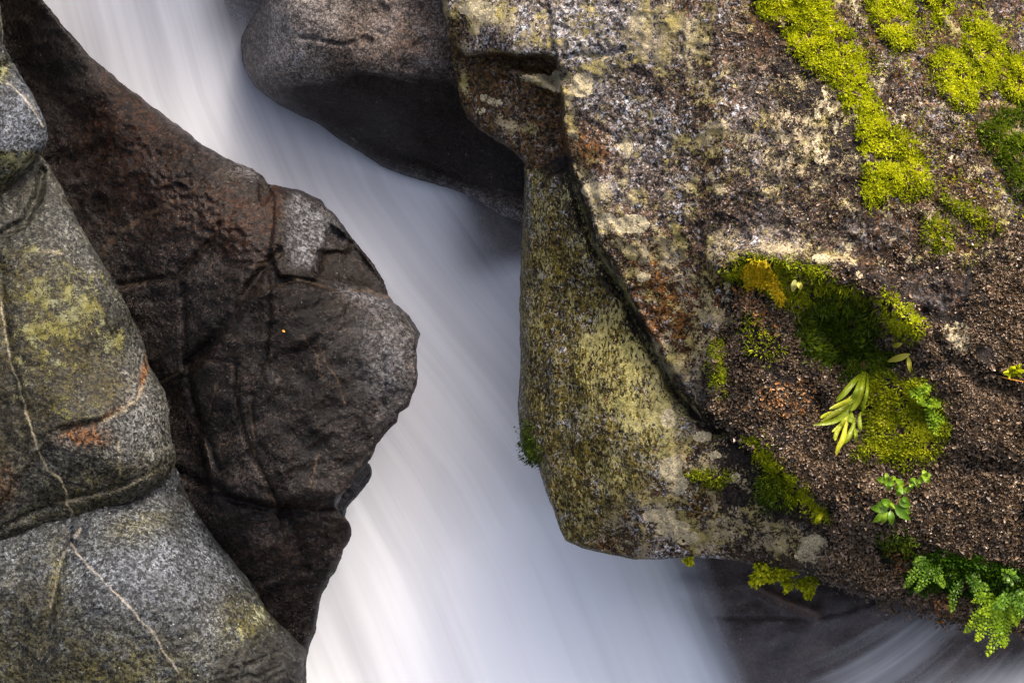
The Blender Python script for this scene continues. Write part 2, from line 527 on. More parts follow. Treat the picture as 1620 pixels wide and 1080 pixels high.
# ------------------------------------------------------------------ traced outlines
BACK = -520
O_A = [(-160, -160), (-20, -160), (-2, -20), (4, 40), (5, 67), (20, 97), (33, 120), (50, 147), (63, 170), (72, 190), (76, 213), (72, 233), (63, 243), (40, 267), (20, 293), (0, 325), (-60, 400), (-160, 420)]
O_B = [(-160, 300), (-30, 300), (20, 262), (55, 243), (68, 247), (80, 267), (97, 297), (110, 323), (125, 353), (140, 380), (157, 407), (173, 433), (190, 463), (207, 497), (220, 523), (228, 547), (237, 580),
       (250, 600), (260, 617), (267, 643), (269, 667), (271, 693), (277, 713), (278, 727), (273, 743), (260, 760), (233, 783), (200, 804), (167, 819), (110, 838), (50, 857), (0, 880), (-160, 930)]
O_C = [(-160, 800), (0, 820), (110, 800), (220, 750), (262, 728), (280, 740), (293, 777), (313, 810), (337, 847), (363, 880), (387, 907), (405, 937), (420, 963), (441, 985), (467, 1010), (487, 1028), (484, 1047), (480, 1080), (470, 1240), (-160, 1240)]
O_D = [(-20, -160), (40, -160), (55, -60), (67, 0), (77, 10), (97, 37), (123, 67), (143, 88), (167, 110), (187, 128), (213, 147), (240, 168), (267, 187), (293, 207), (320, 228), (347, 243), (373, 257), (400, 267), (414, 277), (424, 291),
       (447, 295), (480, 303), (507, 317), (527, 337), (540, 353), (560, 380), (577, 400), (593, 420), (608, 445), (614, 467), (630, 483), (647, 500), (660, 518), (665, 528), (661, 545), (659, 573), (660, 590), (659, 607), (652, 627),
       (648, 642), (633, 652), (628, 667), (615, 680), (603, 693), (595, 705), (588, 722), (575, 742), (556, 765), (540, 785), (535, 800), (538, 812), (547, 817), (555, 827), (556, 837), (552, 853), (545, 870), (540, 883), (523, 913), (510, 940),
       (503, 973), (497, 1003), (489, 1024), (484, 1060), (480, 1240), (200, 1240), (100, 900), (-60, 500), (-60, 100)]
O_W = [(578, 728), (586, 733), (589, 741), (587, 753), (577, 771), (562, 787), (549, 803), (546, 818), (525, 830), (505, 800), (530, 760)]
O_E = [(90, -760), (60, -560), (120, -400), (250, -310), (380, -230), (425, -120), (424, -50), (417, 0), (407, 17), (393, 37), (383, 57), (381, 73), (383, 97), (392, 120), (403, 137), (423, 153), (443, 167), (473, 182), (500, 194), (520, 208), (540, 223), (573, 242), (603, 263), (640, 278), (673, 287), (700, 295),  # upstream part out of view is added to shade the water
       (727, 303), (753, 315), (780, 333), (803, 347), (825, 356), (900, 400), (1000, 430), (1000, -760)]
O_F = [(640, 240), (850, 300), (930, 420), (880, 520), (815, 500), (740, 470), (690, 420), (650, 350), (620, 290)]
O_G = [(690, -160), (694, -60), (698, 0), (702, 20), (707, 50), (713, 87), (722, 127), (728, 160), (740, 187), (760, 207), (787, 223), (814, 241), (827, 256), (830, 266), (829, 300), (827, 360), (823, 427), (822, 510), (823, 577), (820, 627), (820, 660),
       (823, 693), (827, 710), (831, 722), (840, 729), (851, 736), (856, 753), (863, 777), (874, 800), (881, 823), (887, 842), (894, 854), (913, 863), (940, 871), (973, 879), (1007, 884), (1030, 885), (1060, 883), (1080, 881), (1130, 883), (1167, 887),
       (1190, 892), (1225, 898), (1267, 905), (1293, 914), (1313, 923), (1347, 937), (1373, 947), (1397, 950), (1430, 946), (1440, 957), (1467, 961), (1493, 979), (1513, 986), (1537, 982), (1580, 1000), (1620, 1004), (1780, 1020), (1780, -160)]
O_H = [(960, 760), (1780, 760), (1780, 1700), (960, 1700)]


def rough(x, y, seed, a=(9, 3, 1.1, 0.45)):
    return a[0] * fbm(x, y, 150, 2, seed) + a[1] * fbm(x, y, 48, 2, seed + 5) + a[2] * fbm(x, y, 15, 2, seed + 9) + a[3] * fbm(x, y, 5.5, 2, seed + 13)


def veins(x, y, lines):
    m = np.zeros(x.shape)
    for ln, wd, st in lines:
        jx = x + 3.2 * fbm(x, y, 18, 3, 91); jy = y + 3.2 * fbm(x, y, 18, 3, 97)
        d, _, t = line_dist(jx, jy, ln)
        wv = wd * (1 + 0.9 * fbm(x, y, 26, 3, 55))
        m = np.maximum(m, st * sstep(wv + 0.9, wv - 0.7, d) * (0.65 + 0.6 * fbm(x, y, 22, 2, 58)))
    return m


# ------------------------------------------------------------------ large dark boulder on the left bank (D)
tD = tps([(0, 0, -150), (60, 0, -85), (100, 100, -72), (40, 130, -130), (60, 250, -120), (120, 200, -85), (180, 200, -40), (250, 200, -45), (120, 330, -105), (200, 330, -55), (300, 300, 5), (370, 270, -20), (200, 450, -75), (330, 400, 25), (410, 330, 30), (450, 320, -10), (500, 330, -60),
          (440, 400, 45), (540, 400, -25), (600, 470, -10), (420, 470, 50), (520, 490, 55), (600, 520, 40), (650, 530, 15), (300, 520, -15), (240, 560, -60), (270, 650, -70), (300, 720, -60), (400, 600, 45), (500, 600, 62), (600, 600, 45), (400, 740, 25), (500, 740, 45),
          (560, 720, 25), (340, 800, -30), (450, 810, 5), (530, 830, 10), (400, 900, -40), (500, 900, -30), (460, 980, -75), (300, 900, -120), (100, 700, -130), (-50, 300, -80), (440, 1200, -140), (250, 1100, -160), (0, -160, -80)])
D_facet1 = [(432, 300), (470, 298), (530, 330), (560, 380), (545, 400), (505, 400), (498, 430), (505, 445), (440, 440), (425, 400), (432, 350)]
D_notch = [(520, 350), (560, 376), (612, 445), (616, 468), (560, 450), (520, 445), (500, 440), (505, 400)]
D_edge = [(430, 285), (428, 320), (432, 360), (428, 400), (436, 420)]
D_low = [(535, 458), (560, 452), (612, 470), (660, 520), (680, 600), (640, 660), (560, 780), (530, 805), (440, 805), (330, 780), (300, 600), (380, 470), (470, 440)]


def hD(x, y):
    h = tD(x, y)
    h += lip(x, y, D_low, 22, 10, 80)
    d1 = sdf(x, y, D_notch)
    h -= 20 * sstep(3, -12, d1) * (1 + 0.30 * fbm(x + 0.6 * y, y * 0.6, 22, 3, 31, ridged=True))
    h += lip(x, y, D_facet1, 18, 8, 60)
    h += lip(x, y, [(-60, -200), (70, -60), (250, 165), (400, 262), (414, 277), (425, 300), (422, 325), (404, 300), (395, 285), (300, 225), (200, 150), (60, 20), (-60, 300)], 0, 5, 40)
    # chipped end of the upper rim
    h -= 16 * sstep(2, -6, sdf(x, y, [(408, 280), (416, 276), (428, 294), (431, 308), (418, 330), (408, 318)]))
    # coarse pitted band below the rim
    band = blob(x, y, 330, 310, 130, 60, 38)
    h += band * 9 * fbm(x, y, 17, 3, 61, ridged=True)
    for ln, wd, dp in (([(188, 452), (225, 445), (280, 440), (300, 420), (330, 385), (345, 355)], 5, 6), ([(300, 575), (340, 540), (372, 500), (398, 450), (425, 420), (440, 400)], 9, 10),
                       ([(290, 455), (292, 560), (300, 620), (330, 700), (345, 740)], 5, 6), ([(425, 440), (425, 500), (420, 560), (400, 620), (395, 660)], 4, 3.5), ([(372, 570), (372, 640), (395, 715), (420, 760), (440, 800), (455, 860)], 4, 5),
                       ([(280, 745), (310, 760), (340, 770), (370, 790), (420, 803), (480, 798), (540, 795)], 8, 10), ([(400, 815), (450, 815), (540, 808)], 4, 5), ([(480, 492), (515, 480), (550, 464)], 7, 3), ([(320, 570), (366, 573)], 3, 3),
                       ([(610, 490), (606, 560), (608, 640)], 4, 3.5), ([(450, 810), (470, 860), (480, 900)], 10, 8)):
        h += groove(x + 3 * fbm(x, y, 25, 3, 71), y + 3 * fbm(x, y, 25, 3, 72), ln, wd, 1.5 * dp)
    return h + rough(x, y, 11, (12, 4, 2.0, 0.8)) + 8 * fbm(x + 0.5 * y, y, 90, 3, 15, ridged=True)


def radD(x, y):
    return 7 + 26 * sstep(330, 200, y) * sstep(60, 120, y) + 10 * sstep(860, 930, y) + 12 * blob(x, y, 500, 315, 60, 40)


D_veins = [([(160, 405), (185, 370), (225, 345), (280, 315)], 4, 0.30), ([(190, 452), (235, 446), (280, 438), (305, 410), (330, 385)], 1.2, 0.7), ([(378, 590), (373, 640), (398, 718), (425, 770), (440, 810)], 1.1, 0.5), ([(322, 570), (345, 571), (366, 575)], 1.2, 0.35),
           ([(255, 605), (280, 590), (300, 575)], 1.2, 0.5), ([(345, 705), (385, 690)], 1, 0.5), ([(505, 545), (512, 570), (535, 600), (545, 640)], 1, 0.45), ([(478, 530), (500, 560), (510, 600)], 0.9, 0.4), ([(395, 640), (402, 700), (400, 725)], 1, 0.6),
           ([(330, 655), (338, 620), (345, 600)], 1, 0.4), ([(290, 650), (320, 690), (330, 715)], 0.9, 0.5), ([(505, 715), (497, 745), (490, 770)], 1, 0.5), ([(560, 458), (590, 462), (614, 470)], 1.5, 0.5), ([(400, 420), (425, 415), (445, 400)], 2.0, 0.35),
           ([(455, 440), (490, 445), (530, 460)], 1.0, 0.35)]
rD = build_rock('boulder', O_D, hD, 2.5, radD, BACK, M_dark, 'large dark brown boulder with a jagged edge jutting into the white stream', 'boulder', seed=11, ragged=2.2,
                attrs={'rust': lambda x, y: np.clip(0.75 * blob(x, y, 190, 210, 120, 110, 40) + 0.8 * blob(x, y, 380, 360, 60, 70) + 1.0 * blob(x, y, 435, 315, 12, 40) + 0.5 * blob(x, y, 270, 340, 120, 60) + 0.4 * blob(x, y, 470, 850, 90, 60), 0, 1),
                       'pale': lambda x, y: np.clip(1.0 * sstep(425, 475, x + 12 * fbm(x, y, 30, 3, 19)) * sstep(10, -22, 14 * fbm(x, y, 24, 3, 29) + sdf(x, y, [(436, 312), (470, 304), (520, 332), (545, 380), (508, 395), (495, 428), (450, 415), (440, 370)])) * (0.75 + 0.5 * fbm(x, y, 20, 3, 3)) + 0.55 * blob(x, y, 395, 272, 30, 10, 30)
                                                    + 0.5 * blob(x, y, 575, 470, 45, 12, 20) + 0.6 * blob(x, y, 615, 560, 40, 80) + 0.25 * blob(x, y, 300, 215, 90, 9, 37), 0, 1),  # pale paints light on the facet and rim, and sheen on the tip
                       'black': lambda x, y: np.clip(0.95 * blob(x, y, 80, 60, 75, 150) + 0.4 * blob(x, y, 150, 330, 60, 120, -30) + 0.7 * blob(x, y, 410, 300, 30, 26) + 0.6 * blob(x, y, 380, 470, 60, 40, -40) + 0.7 * sstep(4, -8, sdf(x, y, D_notch)) + 0.5 * blob(x, y, 420, 950, 80, 60, 40), 0, 1),
                       'vein': lambda x, y: np.clip(1.5 * veins(x, y, D_veins), 0, 1)})

# ------------------------------------------------------------------ three greyer boulders at the left edge (A, B, C)
tA = tps([(-150, -100, 60), (0, -100, 20), (0, 0, 35), (-100, 200, 110), (0, 150, 75), (50, 190, 55), (70, 215, 40), (30, 235, 62), (0, 255, 70), (0, 300, 35), (-100, 400, 40)])


def hA(x, y):
    return tA(x, y) + rough(x, y, 131) - 10 * sstep(0, 25, y - (236 + 8 * fbm(x, y, 30, 2, 7)) - 0.02 * x) + groove(x, y, [(-10, 115), (20, 100)], 8, 14)


rA = build_rock('boulder', O_A, hA, 2.5, 22, BACK, M_grey, 'small blue grey boulder with thin white scratches at the upper left edge', 'boulder', seed=131,
                attrs={'pale': lambda x, y: 0.75 * blob(x, y, 30, 190, 60, 60), 'algae': lambda x, y: np.clip(0.9 * sstep(232, 246, y) + blob(x, y, 3, 115, 14, 22) + 0.4 * blob(x, y, 0, 20, 14, 60), 0, 1),
                       'lichen': lambda x, y: 0.8 * sstep(236, 246, y) * sstep(285, 255, y) + 0.9 * blob(x, y, 4, 112, 12, 16),
                       'vein': lambda x, y: veins(x, y, [([(10, 132), (25, 140), (45, 165), (65, 193), (68, 200)], 0.8, 1), ([(43, 148), (52, 165), (60, 185)], 0.5, 0.7), ([(0, 200), (20, 215)], 0.4, 0.6)]),
                       'black': lambda x, y: 0.6 * sstep(270, 300, y) + 0.5 * blob(x, y, 0, 150, 25, 30)})

tB = tps([(-150, 400, 40), (-100, 600, 120), (0, 330, 20), (60, 260, -10), (80, 290, -5), (0, 450, 75), (90, 400, 52), (130, 400, 15), (100, 520, 92), (170, 480, 30), (210, 560, 10), (150, 620, 95), (225, 640, 60), (255, 680, 35), (0, 650, 100), (100, 740, 105), (200, 740, 85), (250, 745, 45), (0, 830, 70), (100, 815, 70),
          (180, 800, 60), (-150, 850, 80)])
B_up = [(-160, 390), (0, 395), (60, 395), (90, 400), (120, 430), (150, 470), (200, 560), (225, 600), (215, 640), (150, 670), (100, 680), (60, 720), (0, 800), (-160, 800)]


def hB(x, y):
    h = tB(x, y) + rough(x, y, 151, (10, 5, 2.2, 0.9))
    h += lip(x, y, B_up, 9, 8, 60)
    h += groove(x, y, [(30, 640), (5, 500), (0, 420)], 8, 6) + groove(x, y, [(60, 700), (90, 680), (160, 665), (210, 625)], 6, 5)
    h += groove(x + 3 * fbm(x, y, 25, 3, 71), y, [(-20, 850), (40, 815), (110, 790), (190, 770), (260, 735)], 5, 5) + groove(x, y, [(0, 372), (40, 350), (60, 310), (68, 270)], 7, 16)
    return h


rB = build_rock('boulder', O_B, hB, 2.5, lambda x, y: 16 + 22 * sstep(420, 620, y), BACK, M_olive, 'olive green lichened boulder with a rust stain and winding pale vein', 'boulder', seed=151,
                attrs={'algae': lambda x, y: np.clip(0.95 * sstep(20, -40, sdf(x, y, B_up)) * (0.8 + 0.5 * fbm(x, y, 60, 2, 3)) + 0.6 * blob(x, y, 150, 780, 130, 40, -20) + 0.9 * blob(x, y, 30, 480, 30, 70), 0, 1),
                       'lichen': lambda x, y: 0.72 * np.clip(0.85 * blob(x, y, 90, 460, 60, 70) + 1.0 * blob(x, y, 180, 545, 28, 26) + 0.75 * blob(x, y, 60, 560, 50, 90) + 0.6 * blob(x, y, 150, 490, 40, 60, 50) + 0.75 * blob(x, y, 130, 655, 50, 16, -12) + 0.45 * blob(x, y, 40, 390, 60, 12) + 0.45 * blob(x, y, 150, 770, 120, 40, -20), 0, 1),
                       'rust': lambda x, y: np.clip(1.3 * blob(x, y, 132, 690, 38, 15, 5) + 1.1 * blob(x, y, 228, 590, 6, 30, 10) + 0.8 * blob(x, y, 175, 655, 30, 6, -32) + 0.6 * blob(x, y, 10, 760, 16, 40), 0, 1),
                       'black': lambda x, y: np.clip(0.85 * blob(x, y, 20, 640, 45, 110) + 0.75 * blob(x, y, 40, 310, 45, 60, 50) + 0.6 * blob(x, y, 60, 800, 90, 30, -15) + 0.5 * blob(x, y, 110, 440, 50, 40), 0, 1),
                       'pale': lambda x, y: np.clip(0.35 * blob(x, y, 120, 380, 20, 60, -30) + 0.5 * blob(x, y, 220, 680, 50, 50) + 0.4 * blob(x, y, 215, 590, 25, 60), 0, 1),
                       'vein': lambda x, y: veins(x, y, [([(2, 480), (8, 520), (16, 570), (28, 600), (38, 640), (50, 680), (62, 715), (75, 742), (95, 757), (104, 775), (106, 795), (114, 810), (110, 832)], 1.1, 1.0), ([(60, 398), (80, 397), (98, 402)], 1.6, 0.7), ([(225, 610), (215, 635), (190, 652), (165, 664)], 2.2, 0.7), ([(188, 700), (190, 750)], 1.2, 0.6), ([(240, 750), (190, 775), (120, 790), (60, 800)], 1.2, 0.5)])})

tC = tps([(-150, 900, 60), (0, 880, 75), (0, 1050, 100), (100, 860, 85), (120, 1000, 140), (200, 800, 40), (262, 745, -20), (280, 780, -30), (250, 850, 75), (200, 950, 140), (330, 870, 15), (300, 960, 110), (390, 930, 10), (370, 1000, 75), (430, 990, 10), (450, 1060, 25), (200, 1080, 130), (480, 1040, -25), (300, 1200, 100), (0, 1200, 90), (470, 1200, -20)])


def hC(x, y):
    h = tC(x, y) + rough(x, y, 171, (9, 4, 1.6, 0.8))
    h += groove(x, y, [(112, 860), (100, 880), (90, 920), (78, 980)], 6, 8) + groove(x, y, [(235, 835), (255, 838), (275, 850)], 4, 5) + groove(x, y, [(110, 835), (110, 865), (130, 840)], 5, 6)
    h += blob(x, y, 430, 1050, 90, 50) * 11 * fbm(x * 0.6 + y * 0.5, y, 20, 4, 5, ridged=True)
    return h


rC = build_rock('boulder', O_C, hC, 2.5, lambda x, y: 14 + 30 * sstep(760, 850, y) * sstep(1040, 960, y), BACK, M_grey, 'rounded grey speckled boulder crossed by one straight white quartz vein', 'boulder', seed=171,
                attrs={'pale': lambda x, y: np.clip(0.5 * blob(x, y, 255, 920, 80, 80, 30) + 0.35 * blob(x, y, 60, 905, 20, 20), 0, 1), 'algae': lambda x, y: np.clip(0.95 * blob(x, y, 120, 1080, 240, 85) + 0.5 * blob(x, y, 50, 950, 60, 90) + 0.9 * blob(x, y, 390, 990, 50, 40, 45) + 0.7 * blob(x, y, 220, 830, 60, 25, -20) + 0.6 * blob(x, y, 90, 900, 15, 60), 0, 1),  # pale patch in the middle paints light on the bulge
                       'lichen': lambda x, y: np.clip(0.55 * blob(x, y, 395, 985, 35, 40) + 0.35 * blob(x, y, 240, 1060, 60, 30), 0, 1), 'black': lambda x, y: np.clip(0.9 * sstep(20, -15, sdf(x, y, [(340, 1040), (440, 985), (500, 1020), (500, 1240), (330, 1240)])) + 0.6 * blob(x, y, 60, 1060, 80, 60) + 0.5 * blob(x, y, 60, 960, 60, 60) + 0.5 * blob(x, y, 140, 870, 35, 20) + 0.6 * blob(x, y, 280, 790, 20, 45), 0, 1),
                       'vein': lambda x, y: veins(x, y, [([(111, 858), (125, 878), (140, 895), (160, 915), (185, 940), (205, 960), (222, 980), (238, 995), (250, 1012), (262, 1035), (275, 1050), (282, 1065)], 1.2, 1.0), ([(108, 868), (96, 885), (88, 920), (80, 960)], 0.9, 0.3), ([(128, 835), (118, 850)], 1.2, 0.7)])})

# a black chip of stone wedged under the dark boulder
rW = build_rock('wedged_stone', O_W, lambda x, y: -45 + 0.25 * (560 - x) + rough(x, y, 191, (4, 6, 3, 1)), 2.0, 9, -160, rock_material('wet black stone', [(0.3, (0.006, 0.006, 0.007)), (0.6, (0.02, 0.02, 0.022)), (0.8, (0.08, 0.08, 0.09))], rough=0.25, bump=0.006),
                'small wet black stone wedged under the jagged edge of the dark boulder', 'stone', seed=191)

# ------------------------------------------------------------------ smooth boulder behind the stream at the top (E) and the drowned one below it (F)
tE = tps([(400, -100, -200), (400, 60, -210), (430, 0, -150), (450, 80, -140), (420, 130, -190), (550, -100, -110), (560, 40, -95), (560, 100, -100), (680, 40, -85), (680, 105, -90), (560, 150, -150), (650, 160, -150), (700, 130, -120), (480, 170, -215), (600, 240, -265), (650, 210, -205), (720, 190, -190), (700, 270, -262), (800, 300, -250), (820, 345, -280), (900, 300, -240), (950, -100, -90), (420, -220, -90), (300, -400, 20), (150, -550, 30), (300, -650, 60), (600, -400, 30), (900, -500, 60), (600, -700, 60), (900, -750, 60)])


def hE(x, y):
    h = tE(x, y) + rough(x, y, 211, (8, 3, 1.3, 0.4))
    h -= 10 * sstep(-2, 10, (y - (112 + 14 * fbm(x, y, 60, 3, 21) + 0.12 * np.abs(x - 600)))) * sstep(440, 560, x)
    h += groove(x, y, [(475, 60), (500, 62), (520, 68), (545, 72), (560, 66)], 3, 6)
    for cx, cy, r in ((610, 45, 20), (670, 70, 17), (600, 12, 14), (575, 60, 11), (650, 100, 14)):
        d = np.hypot(x - cx, (y - cy) * 1.2) + 26 * fbm(x, y, 30, 3, 23)
        h -= 7 * sstep(r, r * 0.2, d)
    h += 5 * blob(x, y, 690, 240, 60, 14, 20) - 7 * blob(x, y, 670, 262, 90, 7, 22) + 6 * blob(x, y, 690, 190, 30, 10, 5)
    return h


rE = build_rock('boulder', O_E, hE, 2.5, lambda x, y: 14 + 40 * sstep(520, 430, x), BACK, M_back, 'smooth grey boulder with a wet underside painted dark as shade behind the stream', 'boulder', seed=211, ragged=1.0,
                attrs={'pale': lambda x, y: np.clip(0.6 * blob(x, y, 475, 90, 7, 12, 20) + 0.4 * blob(x, y, 607, 45, 18, 16) + 0.7 * blob(x, y, 674, 98, 16, 5) + 0.3 * blob(x, y, 440, 60, 60, 60) + 0.9 * np.exp(-((line_dist(x, y, [(520, 206), (560, 226), (610, 258), (660, 274), (715, 290), (770, 320), (826, 350)])[0] - 4) / 5) ** 2) * (0.6 + 0.8 * fbm(x, y, 25, 2, 66)), 0, 1),  # pale line along the lower edge is a painted wet highlight
                       'rust': lambda x, y: np.clip(0.55 * blob(x, y, 640, 60, 90, 50) + 0.3 * blob(x, y, 740, 260, 40, 30), 0, 1),
                       'black': lambda x, y: np.clip(0.92 * sstep(-6, 12, y - (112 + 14 * fbm(x, y, 60, 3, 21) + 0.12 * np.abs(x - 600))) * sstep(410, 480, x) * sstep(305, 260, y - 0.25 * (x - 650)), 0, 1),  # shade painted into the colour of the underside
                       'vein': lambda x, y: veins(x, y, [([(395, 105), (430, 118), (470, 112), (510, 105), (560, 93), (600, 88)], 1.0, 0.6), ([(478, 95), (500, 110), (520, 118)], 0.9, 0.6), ([(600, 112), (640, 128), (660, 131)], 0.8, 0.6)])})

rF = build_rock('drowned_rock', O_F, tps([(640, 250, -345), (850, 330, -330), (900, 420, -330), (780, 340, -338), (790, 400, -345), (830, 450, -352), (720, 380, -362), (650, 350, -365)]), 3, 30, BACK, M_slab,
                'dark rock half drowned in mist below the smooth grey boulder', 'rock', seed=231, ragged=4)

# ------------------------------------------------------------------ the great boulder of the right bank (G)
L1 = [(880, 92), (888, 150), (891, 205), (902, 262), (925, 330), (945, 392), (985, 452), (1010, 510), (1040, 560), (1070, 612), (1098, 650), (1122, 672), (1150, 690)]
G_up = L1 + [(1180, 692), (1300, 760), (1900, 900), (1900, -300), (600, -300), (600, -100), (690, 60), (735, 85), (785, 84)]
G_chunk = [(600, 60), (714, 60), (740, 88), (785, 84), (880, 92), (890, 150), (893, 210), (904, 266), (850, 290), (820, 262), (600, 262)]
L_ridge = [(1135, -160), (1140, 100), (1146, 250), (1138, 400), (1128, 520), (1125, 640), (1128, 676)]
LIV = [(1128, 560), (1150, 540), (1165, 470), (1190, 440), (1260, 430), (1330, 425), (1400, 460), (1460, 500), (1520, 520), (1560, 400), (1620, 340), (1800, 330), (1800, 1060), (1620, 1010), (1540, 985), (1500, 985), (1440, 960), (1400, 955), (1300, 918), (1290, 890), (1320, 860), (1310, 822), (1240, 765), (1190, 705), (1150, 685), (1122, 650)]
LEDGE = [(1145, 425), (1175, 412), (1230, 414), (1290, 424), (1340, 432), (1390, 455), (1420, 480), (1450, 520)]
HOLLOW = [(1255, 480), (1300, 465), (1375, 470), (1395, 530), (1375, 590), (1320, 600), (1280, 560), (1255, 520)]
L2 = [(1122, 664), (1155, 686), (1185, 698), (1210, 722), (1245, 765), (1280, 795), (1312, 822)]
tG = tps([(700, 0, 20), (720, 100, 0), (740, -150, 30), (800, 0, 75), (820, 70, 95), (930, 0, 120), (930, 100, 115), (1050, 0, 170), (1140, 0, 205), (1145, 200, 225), (1140, 400, 215), (1010, 250, 150), (960, 250, 125), (950, 380, 115), (1060, 420, 165), (1060, 560, 140), (1110, 640, 150), (1130, 560, 190),
          (1260, 50, 215), (1450, 50, 190), (1620, 50, 150), (1780, 0, 100), (1300, 200, 255), (1500, 250, 245), (1700, 250, 200), (1300, 370, 275), (1500, 400, 285), (1700, 450, 270), (1200, 500, 240), (1330, 530, 225), (1500, 560, 305), (1650, 600, 310), (1200, 620, 225), (1380, 680, 245), (1300, 700, 240), (1500, 720, 295), (1650, 760, 310),
          (1250, 740, 235), (1400, 820, 270), (1550, 850, 285), (1700, 900, 270), (1350, 900, 225), (1500, 950, 235), (1600, 990, 210), (780, 150, 35), (780, 215, 5), (850, 200, 55), (850, 262, 25),
          (835, 300, 0), (835, 450, 0), (835, 600, 0), (835, 700, -10), (880, 400, 45), (890, 550, 60), (950, 480, 85), (960, 600, 110), (900, 700, 60), (1010, 640, 135), (1000, 760, 125), (1100, 740, 165), (900, 820, 45), (960, 860, 60), (1050, 860, 100), (1150, 800, 160), (1150, 870, 120), (1250, 850, 185), (1250, 890, 160)])


def hG(x, y):
    h = tG(x, y)
    jx = x + 6 * fbm(x, y, 40, 3, 301); jy = y + 6 * fbm(x, y, 40, 3, 302)
    dl, sl, tl = line_dist(jx, jy, L1)
    upper = np.where(sl < 0, 1.0, 0.0)
    # the upper mass stands proud of the smooth nose along L1, with a dark slot below it
    amp = 26 * sstep(0, 0.25, tl) + 6
    h += amp * sstep(-6, 5, np.where(sl < 0, dl, -dl)) * np.exp(-np.where(sl < 0, dl, 0) / 90) * sstep(840, 900, x + 40 * (y < 96))
    h += groove(jx + 7, jy + 4, L1[3:], 9, 32) * sstep(262, 340, y)
    # undercut chunk at the top left
    dc = sdf(jx, jy, G_chunk)
    dt, _, _ = line_dist(jx, jy, [(740, 92), (785, 84), (880, 92), (890, 150), (893, 210), (906, 270)])
    h -= 46 * sstep(3, -7, dc) * np.exp(-dt / 55)
    h += 17 * np.exp(-(line_dist(jx, jy, [(770, 108), (820, 116), (850, 126), (882, 147)])[0] / 9) ** 2)
    h -= 22 * np.exp(-((line_dist(jx, jy, [(800, 98), (850, 104), (882, 122)])[0]) / 9) ** 2)
    h += groove(jx, jy, [(860, 92), (900, 90), (960, 86), (985, 80)], 4, 6)
    h += groove(jx, jy, [(905, 180), (950, 205), (985, 225)], 6, 6) + groove(jx, jy, [(900, 230), (930, 290), (960, 380), (1020, 480), (1060, 560)], 9, 6)
    # vertical rib
    dr, sr, _ = line_dist(x, y, L_ridge)
    h += 14 * np.exp(-dr / 30)
    h -= 30 * sstep(0, 26, np.where(sr < 0, dr, -dr)) * np.exp(-dr / 90) * sstep(410, 470, y) * sstep(720, 660, y)
    # mossy ledge and the hollow under it
    h += 34 * np.exp(-(line_dist(jx, jy + 6, LEDGE)[0] / 24) ** 2)
    h -= 78 * sstep(14, -40, sdf(jx, jy, HOLLOW) + 22 * fbm(x, y, 50, 3, 341))
    h -= 42 * blob(jx, jy, 1385, 560, 40, 30, 20) + 24 * blob(jx, jy, 1290, 640, 22, 50, -20) + 30 * blob(jx, jy, 1470, 660, 16, 26, -10)
    # liverwort shelf over the nose
    h += lip(jx, jy, LIV, 15, 16, 120)
    h += groove(jx - 2, jy + 5, L2, 9, 22)
    h += 24 * blob(jx, jy, 1440, 830, 90, 60) - 26 * blob(jx, jy, 1400, 880, 60, 26, 25) - 24 * blob(jx, jy, 1575, 740, 60, 10, 5) + 15 * blob(jx, jy, 1560, 690, 90, 40)
    h -= 18 * np.exp(-(line_dist(jx, jy, [(1460, 500), (1500, 560), (1560, 610), (1620, 630)])[0] / 12) ** 2)
    # lumpy moss carpet, smooth nose
    moss = sstep(1140, 1180, x)
    nose = sstep(0, 20, np.where(sl < 0, -dl, dl)) * sstep(1180, 1120, x)
    h += moss * (10 * fbm(x, y, 70, 3, 321) + 6 * fbm(x, y, 22, 3, 325)) + (1 - nose) * 6 * fbm(x, y, 34, 3, 331, ridged=True) + nose * 6 * fbm(x * 1.6, y * 0.5, 40, 2, 335)
    h += groove(jx, jy, [(880, 470), (900, 560), (905, 640), (890, 720)], 14, 5)
    return h + rough(x, y, 311, (6, 2.5, 1.4, 0.8))


def radG(x, y):
    return 8 + 26 * sstep(240, 290, y) * sstep(800, 720, y) * sstep(900, 860, x) + 16 * sstep(1180, 1300, x) + 8 * sstep(120, 60, y)


